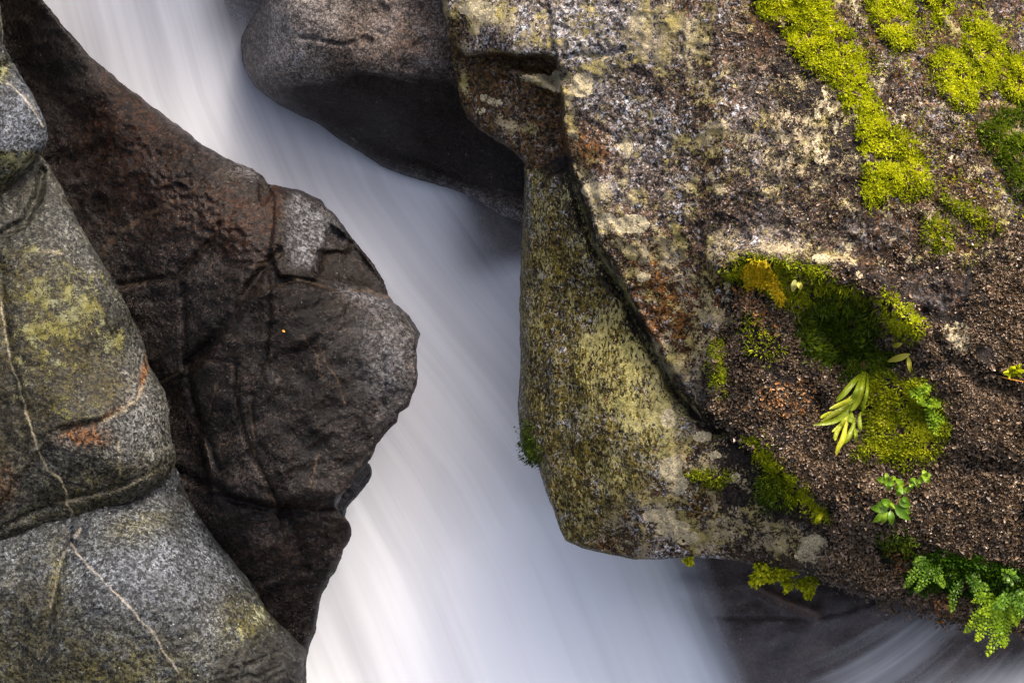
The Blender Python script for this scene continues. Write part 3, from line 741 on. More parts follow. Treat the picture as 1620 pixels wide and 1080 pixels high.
MOSS = {   # outline of every moss cushion
    'band': [(1180, -40), (1290, -40), (1320, 30), (1345, 45), (1370, 100), (1378, 150), (1400, 190), (1440, 215), (1462, 260), (1470, 295), (1440, 318), (1420, 305), (1400, 315), (1378, 330), (1362, 300), (1368, 270), (1355, 200), (1320, 135), (1285, 110), (1260, 90), (1235, 45), (1200, 20)],
    'upper': [(1375, -40), (1420, -40), (1445, 20), (1440, 75), (1420, 85), (1395, 60), (1375, 20)],
    'far': [(1455, -40), (1510, -40), (1500, 30), (1480, 35), (1465, 5)],
    'round': [(1477, 95), (1490, 78), (1515, 80), (1545, 105), (1555, 140), (1540, 168), (1515, 172), (1490, 145)],
    'climb': [(1525, 35), (1550, 20), (1575, 50), (1595, 70), (1580, 110), (1560, 140), (1545, 108), (1525, 75)],
    'edge': [(1580, 120), (1600, 88), (1660, 80), (1660, 165), (1600, 160), (1585, 140)],
    'deep': [(1545, 200), (1600, 165), (1660, 170), (1660, 330), (1605, 310), (1585, 260), (1555, 225)],
    'spot': [(1462, 352), (1485, 342), (1503, 365), (1505, 392), (1480, 398), (1462, 380)],
    'trail': [(1478, 305), (1500, 310), (1570, 345), (1590, 360), (1560, 365), (1510, 335)],
    'ledge': [(1143, 432), (1160, 412), (1200, 408), (1250, 412), (1300, 424), (1320, 440), (1270, 445), (1245, 470), (1235, 480), (1215, 462), (1180, 440), (1150, 442)],
    'wedge': [(1384, 470), (1400, 462), (1440, 490), (1460, 515), (1452, 535), (1415, 535), (1402, 510)],
    'hollow': [(1258, 500), (1290, 475), (1330, 465), (1375, 485), (1390, 530), (1365, 565), (1300, 580), (1265, 545)],
    'under': [(1370, 600), (1400, 585), (1425, 600), (1460, 600), (1495, 640), (1502, 680), (1478, 725), (1430, 742), (1385, 725), (1350, 722), (1372, 680), (1364, 640)],
    'fleck': [(1160, 500), (1190, 492), (1230, 520), (1250, 560), (1215, 580), (1180, 560)],
    'fringe': [(1240, 455), (1300, 440), (1345, 452), (1385, 475), (1392, 520), (1350, 500), (1300, 480), (1262, 500), (1245, 485)],
    'leafy': [(1432, 915), (1450, 885), (1480, 870), (1540, 885), (1620, 905), (1660, 950), (1600, 945), (1540, 935), (1490, 925), (1455, 935)],
    'fold': [(1385, 850), (1420, 835), (1465, 858), (1455, 885), (1400, 880)],
    'sill': [(1330, 560), (1385, 545), (1420, 565), (1400, 590), (1360, 600), (1335, 600)],
    'seam': [(1178, 695), (1195, 692), (1225, 720), (1262, 760), (1300, 798), (1312, 822), (1295, 822), (1250, 785), (1215, 745)],
    'cushion': [(1196, 758), (1215, 748), (1245, 765), (1262, 790), (1250, 803), (1215, 802), (1198, 785)],
    'patch': [(1090, 750), (1120, 742), (1150, 748), (1158, 758), (1135, 768), (1110, 764)],
    'strip': [(1128, 545), (1140, 540), (1147, 570), (1145, 620), (1130, 618), (1126, 585)],
    'tip': [(826, 680), (834, 672), (850, 715), (850, 736), (838, 728), (829, 712)],
}


def moss_mask(x, y):
    m = np.zeros(x.shape)
    for p in MOSS.values():
        bx = [q[0] for q in p]; by = [q[1] for q in p]
        s = (x > min(bx) - 30) & (x < max(bx) + 30) & (y > min(by) - 30) & (y < max(by) + 30)
        if s.any():
            m[s] = np.maximum(m[s], sstep(6, -10, sdf(x[s], y[s], p) + 7 * fbm(x[s], y[s], 16, 3, 401)))
    return m


def moss_halo(x, y):
    m = np.zeros(x.shape)
    for k, p in MOSS.items():
        bx = [q[0] for q in p]; by = [q[1] for q in p]
        s = (x > min(bx) - 50) & (x < max(bx) + 50) & (y > min(by) - 50) & (y < max(by) + 50)
        if s.any():
            m[s] = np.maximum(m[s], sstep(34, -5, sdf(x[s], y[s], p) + 22 * fbm(x[s], y[s], 30, 3, 405)))
    return m


def hG2(x, y):
    m = moss_mask(x, y)
    return hG(x, y) + m * (7 + 7 * fbm(x, y, 24, 3, 411) + 3 * fbm(x, y, 9, 2, 415))


def nose_mask(x, y):
    dl, sl, _ = line_dist(x, y, L1)
    return sstep(-2, 10, np.where(sl < 0, -dl, dl)) * sstep(0, -70, (x - 1075) * 0.8 + (y - 740) * 0.6 + 30 * fbm(x, y, 60, 3, 361)) * sstep(255, 275, y - 0.25 * (x - 840))


def L2side(x, y):
    d, sd, _ = line_dist(x, y, [(1100, 640)] + L2 + [(1340, 900)])
    return np.where(sd < 0, d, -d)


def G_lichen(x, y):
    n = nose_mask(x, y)
    m = (1 - n) * ((0.52 + 0.35 * fbm(x, y, 120, 2, 351)) * sstep(1190, 1120, x) * sstep(720, 690, y) * (1 - 0.9 * sstep(4, -6, sdf(x, y, G_chunk))) + 0.36 * sstep(1130, 1200, x) * sstep(450, 400, y))
    m += n * (0.36 + 0.5 * blob(x, y, 1000, 600, 60, 110, -25) + 0.2 * blob(x, y, 960, 840, 80, 40))
    m += 0.5 * sstep(0, -70, L2side(x, y)) * (1 - n) * sstep(690, 730, y)
    m = np.minimum(m, 0.72)
    m += 0.5 * blob(x, y, 1080, 830, 80, 16, 32) + 0.5 * blob(x, y, 1055, 755, 16, 26, -20) + 0.8 * blob(x, y, 1052, 660, 14, 16) + 0.5 * blob(x, y, 1065, 720, 16, 30) + 0.35 * blob(x, y, 1230, 850, 60, 30, 15) + 0.5 * blob(x, y, 1285, 860, 30, 22) + 0.15 * blob(x, y, 1150, 830, 70, 30)
    m += 0.95 * blob(x, y, 755, 15, 30, 14, 20) + 0.9 * blob(x, y, 850, 128, 36, 7, 22) + 0.8 * blob(x, y, 775, 160, 24, 8, 10) + 0.7 * blob(x, y, 810, 200, 30, 14, 20) + 0.6 * blob(x, y, 735, 130, 10, 25)
    m += 1.0 * blob(x, y, 1512, 532, 24, 22, 30) + 0.35 * blob(x, y, 1290, 225, 50, 60) + 0.3 * blob(x, y, 1235, 225, 40, 90) + 0.3 * blob(x, y, 1270, 400, 100, 20)
    return np.clip(m, 0, 1.15)


CRUST = [(1308, 145, 5, 12), (1302, 165, 8, 5), (1310, 172, 5, 9), (1293, 181, 4, 8), (1275, 190, 9, 5), (1260, 187, 5, 4), (1246, 176, 3, 9), (1288, 222, 6, 9), (1292, 240, 4, 8), (1305, 240, 5, 7), (1301, 254, 9, 4), (1234, 215, 4, 9), (1181, 225, 3, 8), (1240, 225, 7, 3), (1322, 200, 4, 10),
         (1392, 130, 7, 8), (1352, 8, 3, 14), (1317, 45, 6, 5), (1423, 190, 8, 7), (1494, 223, 5, 3), (1508, 250, 7, 4), (1345, 390, 5, 6), (1438, 410, 5, 4), (1360, 435, 4, 4), (1300, 410, 14, 6), (1515, 528, 20, 15), (1522, 545, 14, 10), (850, 124, 22, 5), (872, 136, 12, 5), (783, 162, 9, 5), (765, 155, 5, 4), (760, 175, 7, 4),
         (1150, 445, 4, 16), (1058, 662, 10, 12), (1062, 742, 14, 16), (1075, 765, 10, 14), (1042, 815, 20, 9), (1065, 835, 22, 10), (1085, 850, 16, 8), (1286, 860, 18, 12), (1300, 885, 22, 5), (1270, 878, 12, 5), (1165, 755, 8, 6), (1130, 720, 8, 5), (1110, 690, 12, 7), (880, 130, 6, 14), (920, 135, 14, 16), (990, 235, 10, 8), (940, 300, 16, 10), (1000, 355, 22, 12), (960, 350, 14, 10), (1018, 438, 8, 6), (1010, 30, 10, 14), (755, 15, 24, 10), (772, 30, 12, 6)]


def crusts(x, y):
    jx = x + 4.5 * fbm(x, y, 13, 3, 381, 0.7); jy = y + 4.5 * fbm(x, y, 13, 3, 382, 0.7)
    m = np.zeros(x.shape)
    for cx, cy, a, b in CRUST:
        m = np.maximum(m, sstep(1.15, 0.85, ((jx - cx) / (1.25 * a + 1)) ** 2 + ((jy - cy) / (1.25 * b + 1)) ** 2))
    return m * np.clip(0.72 + 0.75 * fbm(x, y, 10, 3, 385), 0, 1)


rG = build_rock('boulder', O_G, hG2, 2.75, radG, BACK, M_right, 'huge lichen and moss covered boulder filling the right bank', 'boulder', seed=311, ragged=1.6,
                attrs={'lichen': G_lichen,
                       'nose': nose_mask,
                       'vein': lambda x, y: crusts(x, y), 'algae': lambda x, y: np.clip(0.9 * nose_mask(x, y) + 0.75 * sstep(8, -6, sdf(x, y, G_chunk)) + 0.8 * blob(x, y, 715, 80, 14, 120) + 0.95 * moss_mask(x, y) + 0.7 * moss_halo(x, y) + 0.4 * blob(x, y, 1150, 800, 150, 60), 0, 1),
                       'rust': lambda x, y: np.clip(0.4 * sstep(8, -6, sdf(x, y, G_chunk)) + 0.75 * blob(x, y, 935, 235, 50, 30, 35) + 0.65 * blob(x, y, 1050, 480, 60, 130, -20) + 0.45 * blob(x, y, 1220, 60, 80, 60) + 0.25 + 0.3 * sstep(1150, 1250, x) + 0.6 * blob(x, y, 1080, 10, 40, 20), 0, 1) * (1 - 0.8 * nose_mask(x, y)),
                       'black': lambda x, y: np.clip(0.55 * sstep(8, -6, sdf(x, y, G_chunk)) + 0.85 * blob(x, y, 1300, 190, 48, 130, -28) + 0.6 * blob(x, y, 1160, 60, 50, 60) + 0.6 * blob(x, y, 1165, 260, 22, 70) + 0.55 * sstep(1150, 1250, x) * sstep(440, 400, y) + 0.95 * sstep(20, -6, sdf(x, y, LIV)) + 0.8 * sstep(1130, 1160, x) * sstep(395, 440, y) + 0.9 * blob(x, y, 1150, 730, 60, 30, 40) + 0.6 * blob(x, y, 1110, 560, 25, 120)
                                                     + 0.7 * blob(x, y, 1180, 790, 60, 40) + 0.85 * (np.exp(-(line_dist(x, y, L1[3:])[0] / 14) ** 2)) + 0.35 * blob(x, y, 850, 560, 18, 160) + 0.85 * np.exp(-((line_dist(x, y, [(893, 250), (900, 300), (925, 370), (955, 430), (1000, 520), (1030, 570)])[0]) / (24 - 0.05 * (y - 260).clip(0, 300))) ** 2) * sstep(240, 262, y), 0, 1),  # black also paints shade into the slot along L1 and the undercut chunk
                       'pale': lambda x, y: np.clip(0.8 * blob(x, y, 940, 40, 150, 60) + 1.0 * blob(x, y, 1218, 230, 36, 125, -10) + 0.5 * blob(x, y, 1240, 380, 110, 40) + 0.8 * blob(x, y, 1095, 620, 22, 50, -35) + 0.5 * blob(x, y, 930, 130, 40, 50) + 0.35 * blob(x, y, 1000, 250, 90, 110), 0, 1)})

# ------------------------------------------------------------------ wet bedrock slab below the right bank (H)
tH = tps([(960, 800, -470), (1050, 900, -420), (1050, 1080, -430), (1200, 900, -440), (1250, 970, -400), (1150, 1050, -395), (1300, 1060, -385), (1400, 940, -400), (1450, 1000, -375), (1600, 1000, -380), (1600, 1080, -395), (1780, 1100, -380), (1780, 800, -420), (1300, 800, -450), (1200, 1240, -420), (1600, 1240, -420), (1000, 1700, -440), (1400, 1700, -440), (1780, 1700, -450)])
H_step = [(800, 1000), (1000, 995), (1130, 978), (1200, 977), (1290, 979), (1340, 968), (1385, 950), (1420, 925)]


def hH(x, y):
    d, s, _ = line_dist(x, y + 3 * fbm(x, y, 30, 2, 55), H_step)
    h = tH(x, y) + 5 * np.exp(-d / 40) * sstep(-3, 3, np.where(s > 0, d, -d)) - 3 * np.exp(-(d / 3) ** 2)
    h += 14 * np.exp(-(line_dist(x, y, [(1190, 925), (1240, 950), (1290, 968)])[0] / 10) ** 2)
    h += 10 * np.exp(-(line_dist(x, y, [(1050, 930), (1130, 935), (1180, 920), (1260, 905)])[0] / 25) ** 2)
    return h + rough(x, y, 411, (12, 5, 1.0, 0.25))


rH = build_rock('rock_slab', O_H, hH, 4, 10, BACK - 40, M_slab, 'smooth dark wet rock slab under the hanging moss beside the white stream', 'rock', seed=411,
                attrs={'rust': lambda x, y: 0.9 * blob(x, y, 1240, 948, 50, 8, 25) + 0.3 * blob(x, y, 1400, 1050, 120, 40, -40), 'black': lambda x, y: 0.7 * blob(x, y, 1330, 935, 90, 22, 8) + 0.5 * blob(x, y, 1150, 945, 90, 10), 'pale': lambda x, y: 0.25 * blob(x, y, 1150, 1040, 140, 50)})  # black above the step paints the shadow of the great boulder


# ------------------------------------------------------------------ water
def water_material(name, thin, foam_and_light, streak_scale):
    t = NT(name)
    fl = t.new('ShaderNodeCombineXYZ'); t.put(fl.inputs[0], t.attr('across')); t.put(fl.inputs[1], t.attr('along'))
    v1 = t.mapping((streak_scale, 0.5, 1), vec=fl.outputs[0]); v2 = t.mapping((streak_scale * 4, 0.8, 1), vec=fl.outputs[0])
    n1 = t.noise(1.0, 3, 0.5, v1); n2 = t.noise(1.0, 3, 0.6, v2); n3 = t.noise(1.2, 2, 0.5, t.mapping((2.2, 0.7, 1), vec=fl.outputs[0]))
    s = t.math('ADD', t.math('MULTIPLY', n1, 0.5), t.math('MULTIPLY', n2, 0.21)); s = t.math('ADD', s, t.math('MULTIPLY', n3, 0.46))
    s = t.math('ADD', s, t.math('MULTIPLY', t.noise(1.0, 2, 0.6, t.mapping((streak_scale * 13, 1.1, 1), vec=fl.outputs[0])), 0.06)); s = t.math('SUBTRACT', s, 0.61)
    f = t.math('ADD', t.attr('foam_and_light'), t.math('MULTIPLY', s, 1.0), True)
    c = t.mix(f, thin, foam_and_light)
    t.put(t.bsdf.inputs['Base Color'], c)
    t.bsdf.inputs['Roughness'].default_value = 0.75; t.bsdf.inputs['Specular IOR Level'].default_value = 0.12
    al = t.math('ADD', t.attr('cover'), t.math('MULTIPLY', t.math('MULTIPLY', s, 1.6), t.attr('streaky')), True)
    tr = t.new('ShaderNodeBsdfTransparent'); ms = t.new('ShaderNodeMixShader')
    t.put(ms.inputs[0], al)
    t.t.links.new(tr.outputs[0], ms.inputs[1]); t.t.links.new(t.bsdf.outputs[0], ms.inputs[2]); t.t.links.new(ms.outputs[0], t.out.inputs[0])
    return t.m


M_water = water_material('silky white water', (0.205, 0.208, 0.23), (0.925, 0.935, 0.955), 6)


def sheet(name, x0, x1, y0, y1, step, hfn, mat, attrs):
    gx = np.arange(x0, x1 + 1, step, dtype=float); gy = np.arange(y0, y1 + 1, step, dtype=float)
    X, Y = np.meshgrid(gx, gy)
    V = local(X.ravel(), Y.ravel(), hfn(X, Y).ravel())
    i = np.arange(X.size).reshape(X.shape)
    F = np.stack([i[:-1, :-1], i[1:, :-1], i[1:, 1:], i[:-1, 1:]], -1).reshape(-1, 4)
    o = mesh_object(name, V, F, mat, attrs={k: f(X, Y).ravel() for k, f in attrs.items()})
    return tag(o, kind='structure')


tWt = tps([(0, -150, -230), (400, -150, -260), (100, 0, -250), (300, 0, -270), (420, 0, -300), (200, 150, -285), (400, 200, -310), (350, 250, -300), (600, 300, -330), (500, 300, -315), (650, 450, -325), (780, 400, -345), (850, 350, -345), (750, 600, -330), (700, 700, -320), (800, 800, -325), (650, 900, -320), (900, 900, -330), (850, 1000, -315), (550, 1000, -330),
           (1000, 950, -355), (1060, 900, -405), (1100, 1060, -388), (1180, 1060, -384), (700, 1200, -330), (780, 330, -325), (820, 400, -325), (700, 330, -330), (1000, 1200, -350), (400, 900, -350), (950, 700, -360), (100, -640, -250), (500, -640, -280), (400, 1700, -350), (800, 1700, -345), (1200, 1700, -420), (1200, 900, -430), (1200, 1240, -400), (300, 500, -340), (0, 500, -320), (1200, 700, -460)])


def flow_shift(y):
    yy = np.array([-300, 0, 150, 300, 450, 600, 750, 900, 1080, 1300.0]); sl = np.array([.2, .22, .32, .55, .85, .8, .65, .45, .36, .34])
    cum = np.concatenate([[0], np.cumsum(np.diff(yy) * 0.5 * (sl[1:] + sl[:-1]))])
    return np.interp(y, yy, cum)


def w_cover(x, y):
    c = np.ones(x.shape)
    c -= 0.8 * blob(x, y, 395, -15, 60, 60, 40)
    c -= 0.92 * sstep(-40, 55, (x - 700) * 0.72 - (y - 330) * 0.42 + 10 * fbm(x, y, 60, 2, 3)) * sstep(448, 395, y + 0.25 * (x - 790)) * sstep(660, 770, x)
    e = x - (1052 + 0.38 * (y - 880)) + 16 * fbm(x - 0.4 * y, y * 0.2, 40, 2, 9)
    c -= 1.15 * sstep(-45, 95, e) * sstep(820, 880, y)
    return np.clip(c, 0, 1)


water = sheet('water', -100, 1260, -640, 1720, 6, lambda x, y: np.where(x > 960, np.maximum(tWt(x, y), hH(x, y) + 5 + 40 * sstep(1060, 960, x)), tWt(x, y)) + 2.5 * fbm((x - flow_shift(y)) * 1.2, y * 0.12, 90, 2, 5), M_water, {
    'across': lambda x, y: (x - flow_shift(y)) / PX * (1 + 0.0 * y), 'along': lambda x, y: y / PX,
    'foam_and_light': lambda x, y: np.clip(0.50 - 0.14 * blob(x, y, 180, 60, 180, 180) - 0.10 * blob(x, y, 520, 1040, 90, 120) - 0.16 * blob(x, y, 420, 120, 90, 160, 20) - 0.5 * blob(x, y, 400, 0, 70, 80, 20) - 0.12 * blob(x, y, 500, 260, 100, 50, 35) + 0.22 * sstep(250, 500, y) + 0.45 * blob(x, y, 860, 1000, 190, 190) + 0.12 * sstep(650, 1000, y) - 0.10 * blob(x, y, 560, 950, 60, 200) - 0.28 * blob(x, y, 770, 410, 60, 60), 0, 1),  # besides foam, carries painted shade at the top and glow at the bottom
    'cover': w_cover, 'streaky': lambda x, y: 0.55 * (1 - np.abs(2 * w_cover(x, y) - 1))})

M_veil = water_material('thin veil of water', (0.20, 0.19, 0.19), (0.66, 0.64, 0.62), 8)


def veil_along(x, y):
    # the veil leaves the rim near (1480, 950) and fans out down to the lower left
    return np.hypot(x - 1560, y - 860)


veil = sheet('water', 1090, 1770, 890, 1690, 5, lambda x, y: hH(x, y) + 4 + 2 * fbm(x, y, 60, 2, 6), M_veil, {
    'across': lambda x, y: (0.66 * x + 0.75 * y + 0.0009 * (x - 1500) ** 2) / PX, 'along': lambda x, y: (0.75 * y - 0.66 * x) / PX,
    'foam_and_light': lambda x, y: np.clip(0.48 + 0.7 * blob(x, y, 1600, 1100, 170, 80), 0, 1),
    'cover': lambda x, y: np.clip(0.06 * sstep(960, 1040, y) + 0.36 * sstep(0.62, 0.80, np.arctan2(y - 860, 1560 - x)) * sstep(1.35, 0.9, np.arctan2(y - 860, 1560 - x)) * sstep(955, 985, y) * sstep(1250, 1330, x) + 0.9 * blob(x, y, 1610, 1115, 170, 70) + 0.14 * sstep(1400, 1500, x) * sstep(960, 1000, y), 0, 1) * sstep(1095, 1180, x) * sstep(893, 960, y),
    'streaky': lambda x, y: 2.6 * sstep(1200, 1330, x) * sstep(960, 1000, y) * (1 - blob(x, y, 1610, 1115, 170, 70))})

# ------------------------------------------------------------------ moss, liverwort
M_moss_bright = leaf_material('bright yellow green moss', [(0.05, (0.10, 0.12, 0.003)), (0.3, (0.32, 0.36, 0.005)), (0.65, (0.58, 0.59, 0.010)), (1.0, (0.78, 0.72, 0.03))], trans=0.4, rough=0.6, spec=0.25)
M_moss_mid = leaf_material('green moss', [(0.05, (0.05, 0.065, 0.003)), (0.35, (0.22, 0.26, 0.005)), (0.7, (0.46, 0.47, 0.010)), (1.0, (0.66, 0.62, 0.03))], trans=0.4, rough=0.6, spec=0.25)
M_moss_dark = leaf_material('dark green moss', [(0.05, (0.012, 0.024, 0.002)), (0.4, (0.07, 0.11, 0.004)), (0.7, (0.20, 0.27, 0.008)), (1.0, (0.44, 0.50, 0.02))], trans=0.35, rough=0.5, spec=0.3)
M_moss_yellow = leaf_material('golden moss', [(0.05, (0.30, 0.21, 0.005)), (0.5, (0.75, 0.56, 0.01)), (1.0, (0.88, 0.75, 0.08))], trans=0.4, rough=0.6, spec=0.25)
M_fern_dark = leaf_material('deep green fern', [(0.0, (0.010, 0.03, 0.003)), (0.5, (0.035, 0.085, 0.004)), (1.0, (0.15, 0.25, 0.010))], rough=0.35, trans=0.35, spec=0.2)
M_liver = leaf_material('brown liverwort', [(0.05, (0.012, 0.007, 0.003)), (0.35, (0.060, 0.037, 0.018)), (0.65, (0.21, 0.14, 0.080)), (1.0, (0.56, 0.42, 0.30))], trans=0.1, rough=0.33, spec=0.6)
M_liver_orange = leaf_material('orange liverwort', [(0.05, (0.12, 0.045, 0.010)), (0.5, (0.40, 0.18, 0.05)), (1.0, (0.65, 0.40, 0.20))], trans=0.2, rough=0.45, spec=0.5)


def scatter(poly, density, ragged=7, seed=1, fn=None):
    bx = [q[0] for q in poly]; by = [q[1] for q in poly]
    r = np.random.default_rng(seed)
    a = (max(bx) - min(bx) + 24) * (max(by) - min(by) + 24)
    n = int(a * density)
    x = r.uniform(min(bx) - 12, max(bx) + 12, n); y = r.uniform(min(by) - 12, max(by) + 12, n)
    keep = sdf(x, y, poly) + ragged * 2.4 * fbm(x, y, 20, 4, 500 + seed, 0.65) + 0.6 * ragged * r.normal(size=n) * (1 + (r.random(n) > 0.9)) < 0
    if fn is not None:
        keep &= r.random(n) < fn(x, y)
    return x[keep], y[keep], r


def blades(x, y, w, nrm, length, width, spread, r, droop=0.0):
    """little pointed leaves (two facets each) standing on the points"""
    n = len(x)
    P = local(x, y, w)
    d = nrm + spread * r.normal(size=(n, 3)) + np.array([0, -droop, 0])
    d /= np.linalg.norm(d, axis=1, keepdims=True)
    s = np.cross(d, r.normal(size=(n, 3))); s /= np.maximum(np.linalg.norm(s, axis=1, keepdims=True), 1e-6)
    L = (length * r.uniform(0.4, 1.5, n) / PX)[:, None]; Wd = (width * r.uniform(0.7, 1.3, n) / PX)[:, None]
    c = np.cross(s, d)
    mid = P + d * L * 0.55 + c * L * 0.05
    tip = P + d * L + c * L * r.uniform(-0.1, 0.35, n)[:, None]
    V = np.stack([P - d * L * 0.25, mid - s * Wd, tip, mid + s * Wd], 1).reshape(-1, 3)
    i = np.arange(n)[:, None] * 4
    F = np.concatenate([i + [0, 1, 2], i + [0, 2, 3]], 0)
    return V, F


FILM = [(1345, -20), (1660, -20), (1660, 420), (1500, 420), (1460, 330), (1400, 200)]


def moss(key, mat, density, label, length=5.6, width=1.15, spread=0.6, seed=1, group='moss cushions on the right bank', rock=None, droop=0.15, poly=None, lift=0):
    x, y, r = scatter(poly or (FILM if key == 'film' else MOSS[key]), density, 7 if poly is None else 3, seed)
    if poly is None and key != 'tip':     # worn gaps and thin fringes
        if key == 'film':
            k = fbm(x, y, 60, 4, 671, 0.6) > 0.02
            x, y = x[k], y[k]
        k = r.random(len(x)) < sstep(-0.34, 0.0, fbm(x, y, 24, 4, 650 + seed, 0.6))
        x, y = x[k], y[k]
    w, n = sample(rock or rG, x, y)
    V, F = blades(x, y, w + lift, n, length, width, spread, r, droop)
    big = 0.5 + 0.55 * fbm(x, y, 26, 3, 600 + seed)
    v = np.clip(0.6 * big + 0.55 * r.random(len(x)) - 0.05, 0, 1)
    if poly is None:     # older, darker shoots along the rim
        v = v * (0.45 + 0.55 * sstep(-4, 16, -sdf(x, y, FILM if key == 'film' else MOSS[key])))
    o = mesh_object('moss_cushion', V, F, mat, smooth=False, fattrs={'var': np.concatenate([v, v])})
    return tag(o, label, 'moss', group)


DEN = 0.72
moss('band', M_moss_bright, DEN, 'long bright yellow green moss band running diagonally down the boulder from the top', seed=1)
moss('upper', M_moss_bright, DEN, 'bright moss tongue hanging from the top edge just beside the long diagonal band', seed=2)
moss('far', M_moss_bright, DEN, 'small bright moss scrap at the top edge above the round moss cushions', seed=3)
moss('round', M_moss_bright, DEN, 'plump round bright yellow green moss cushion near the upper right edge', seed=4)
moss('climb', M_moss_bright, DEN, 'bright moss strip climbing from the plump round cushion towards the top', seed=5)
moss('edge', M_moss_bright, DEN, 'bright moss cushion cut by the right edge beside the round cushion', seed=6)
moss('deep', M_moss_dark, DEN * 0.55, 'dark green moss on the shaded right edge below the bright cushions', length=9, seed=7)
moss('spot', M_moss_mid, DEN * 0.8, 'small isolated dull green moss spot right of the diagonal band foot', seed=8)
moss('trail', M_moss_mid, DEN * 0.8, 'thin broken moss trail slanting down from the diagonal band foot', seed=9)
moss('ledge', M_moss_mid, DEN, 'green moss rim along the rounded ledge above the dark hollow', seed=10)
moss('wedge', M_moss_bright, DEN, 'triangular bright moss wedge right of the dark mossy hollow', seed=12)
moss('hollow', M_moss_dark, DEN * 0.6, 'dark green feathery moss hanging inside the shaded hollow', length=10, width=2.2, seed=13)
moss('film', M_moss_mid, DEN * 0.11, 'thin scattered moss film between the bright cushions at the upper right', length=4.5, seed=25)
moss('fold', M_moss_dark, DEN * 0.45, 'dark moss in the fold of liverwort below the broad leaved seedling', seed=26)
moss('fleck', M_moss_mid, DEN * 0.16, 'sparse green moss flecks scattered on liverwort left of the dark hollow', seed=21)
moss('fringe', M_moss_mid, DEN * 0.6, 'green moss fringe drooping from the ledge into the dark hollow', length=8, seed=22)
moss('leafy', M_fern_dark, DEN * 0.8, 'dark leafy green band under the brown liverwort along the lower right edge', length=9, width=3, seed=24)
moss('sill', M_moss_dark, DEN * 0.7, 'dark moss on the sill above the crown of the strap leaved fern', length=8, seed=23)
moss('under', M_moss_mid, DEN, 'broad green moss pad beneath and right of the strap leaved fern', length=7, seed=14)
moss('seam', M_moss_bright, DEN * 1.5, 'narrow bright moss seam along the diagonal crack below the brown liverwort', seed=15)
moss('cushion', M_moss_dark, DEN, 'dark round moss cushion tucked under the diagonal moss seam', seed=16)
moss('patch', M_moss_mid, DEN * 0.8, 'flat olive moss patch among pale lichens on the lower boulder', length=5, seed=17)
moss('strip', M_moss_mid, DEN, 'upright narrow moss strip at the left edge of the liverwort', seed=18)
moss('tip', M_moss_dark, DEN, 'tiny moss tuft on the corner of the smooth boulder face above the stream', length=5, seed=19)
moss(None, M_moss_yellow, DEN * 1.4, 'golden yellow moss tuft on top of the mossy ledge', seed=20, poly=[(1175, 425), (1195, 411), (1215, 418), (1230, 445), (1242, 470), (1236, 482), (1222, 460), (1195, 450), (1180, 455)], lift=4)


def lobes(x, y, w, nrm, size, r, tilt=0.7):
    """small cupped liverwort lobes: 2 x 2 facets each"""
    n = len(x)
    P = local(x, y, w)
    d = nrm + tilt * r.normal(size=(n, 3)); d /= np.linalg.norm(d, axis=1, keepdims=True)
    s = np.cross(d, r.normal(size=(n, 3))); s /= np.maximum(np.linalg.norm(s, axis=1, keepdims=True), 1e-6)
    c = np.cross(d, s)
    S = (size * (r.uniform(0.5, 1.25, n) + 0.9 * (r.random(n) > 0.93)) / PX)[:, None]
    K = r.uniform(0.1, 0.8, n)[:, None]
    up = d * S * K
    c = c * 0.55; s = s * 1.15
    V = np.stack([P - s * S * 0.55 + up, P - s * S * 0.35 - c * S * 0.55 + up * 0.9, P + s * S * 0.4 - c * S * 0.5 + up, P + s * S * 0.6 + up * 1.1, P + s * S * 0.3 + c * S * 0.6 + up * 0.8, P - s * S * 0.4 + c * S * 0.5 + up, P], 1).reshape(-1, 3)
    i = np.arange(n)[:, None] * 7
    F = np.concatenate([i + [0, 1, 6], i + [1, 2, 6], i + [2, 3, 6], i + [3, 4, 6], i + [4, 5, 6], i + [5, 0, 6]], 0)
    return V, F


def liverwort(name, poly, mat, dens, size, label, seed, fn=None, ragged=9, lift=2.0):
    x, y, r = scatter(poly, dens, ragged, seed, fn)
    w, n = sample(rG, x, y)
    V, F = lobes(x, y, w + lift * r.uniform(-0.5, 1.5, len(x)), n, size, r)
    big = 0.5 + 0.6 * fbm(x, y, 40, 3, 700 + seed)
    v = np.clip(0.45 * big + 0.55 * r.random(len(x)), 0, 1)
    o = mesh_object(name, V, F, mat, smooth=False, fattrs={'var': np.tile(v, 6)})
    return tag(o, label, 'liverwort', None, 'stuff')


def liver_density(x, y):
    m = np.ones(x.shape)
    m -= 0.9 * moss_mask(x, y)
    m *= 0.25 + 0.75 * sstep(-0.45, -0.1, fbm(x, y, 55, 3, 361))
    m -= 0.85 * blob(x, y, 1235, 610, 45, 25, -20) + 0.9 * blob(x, y, 1512, 532, 26, 24) + 0.8 * blob(x, y, 1400, 575, 45, 25) + 0.9 * blob(x, y, 1290, 640, 18, 40, -20) + 0.7 * blob(x, y, 1560, 575, 50, 18, 30) + 0.6 * blob(x, y, 1410, 880, 40, 14, 20)
    return np.clip(m, 0, 1)


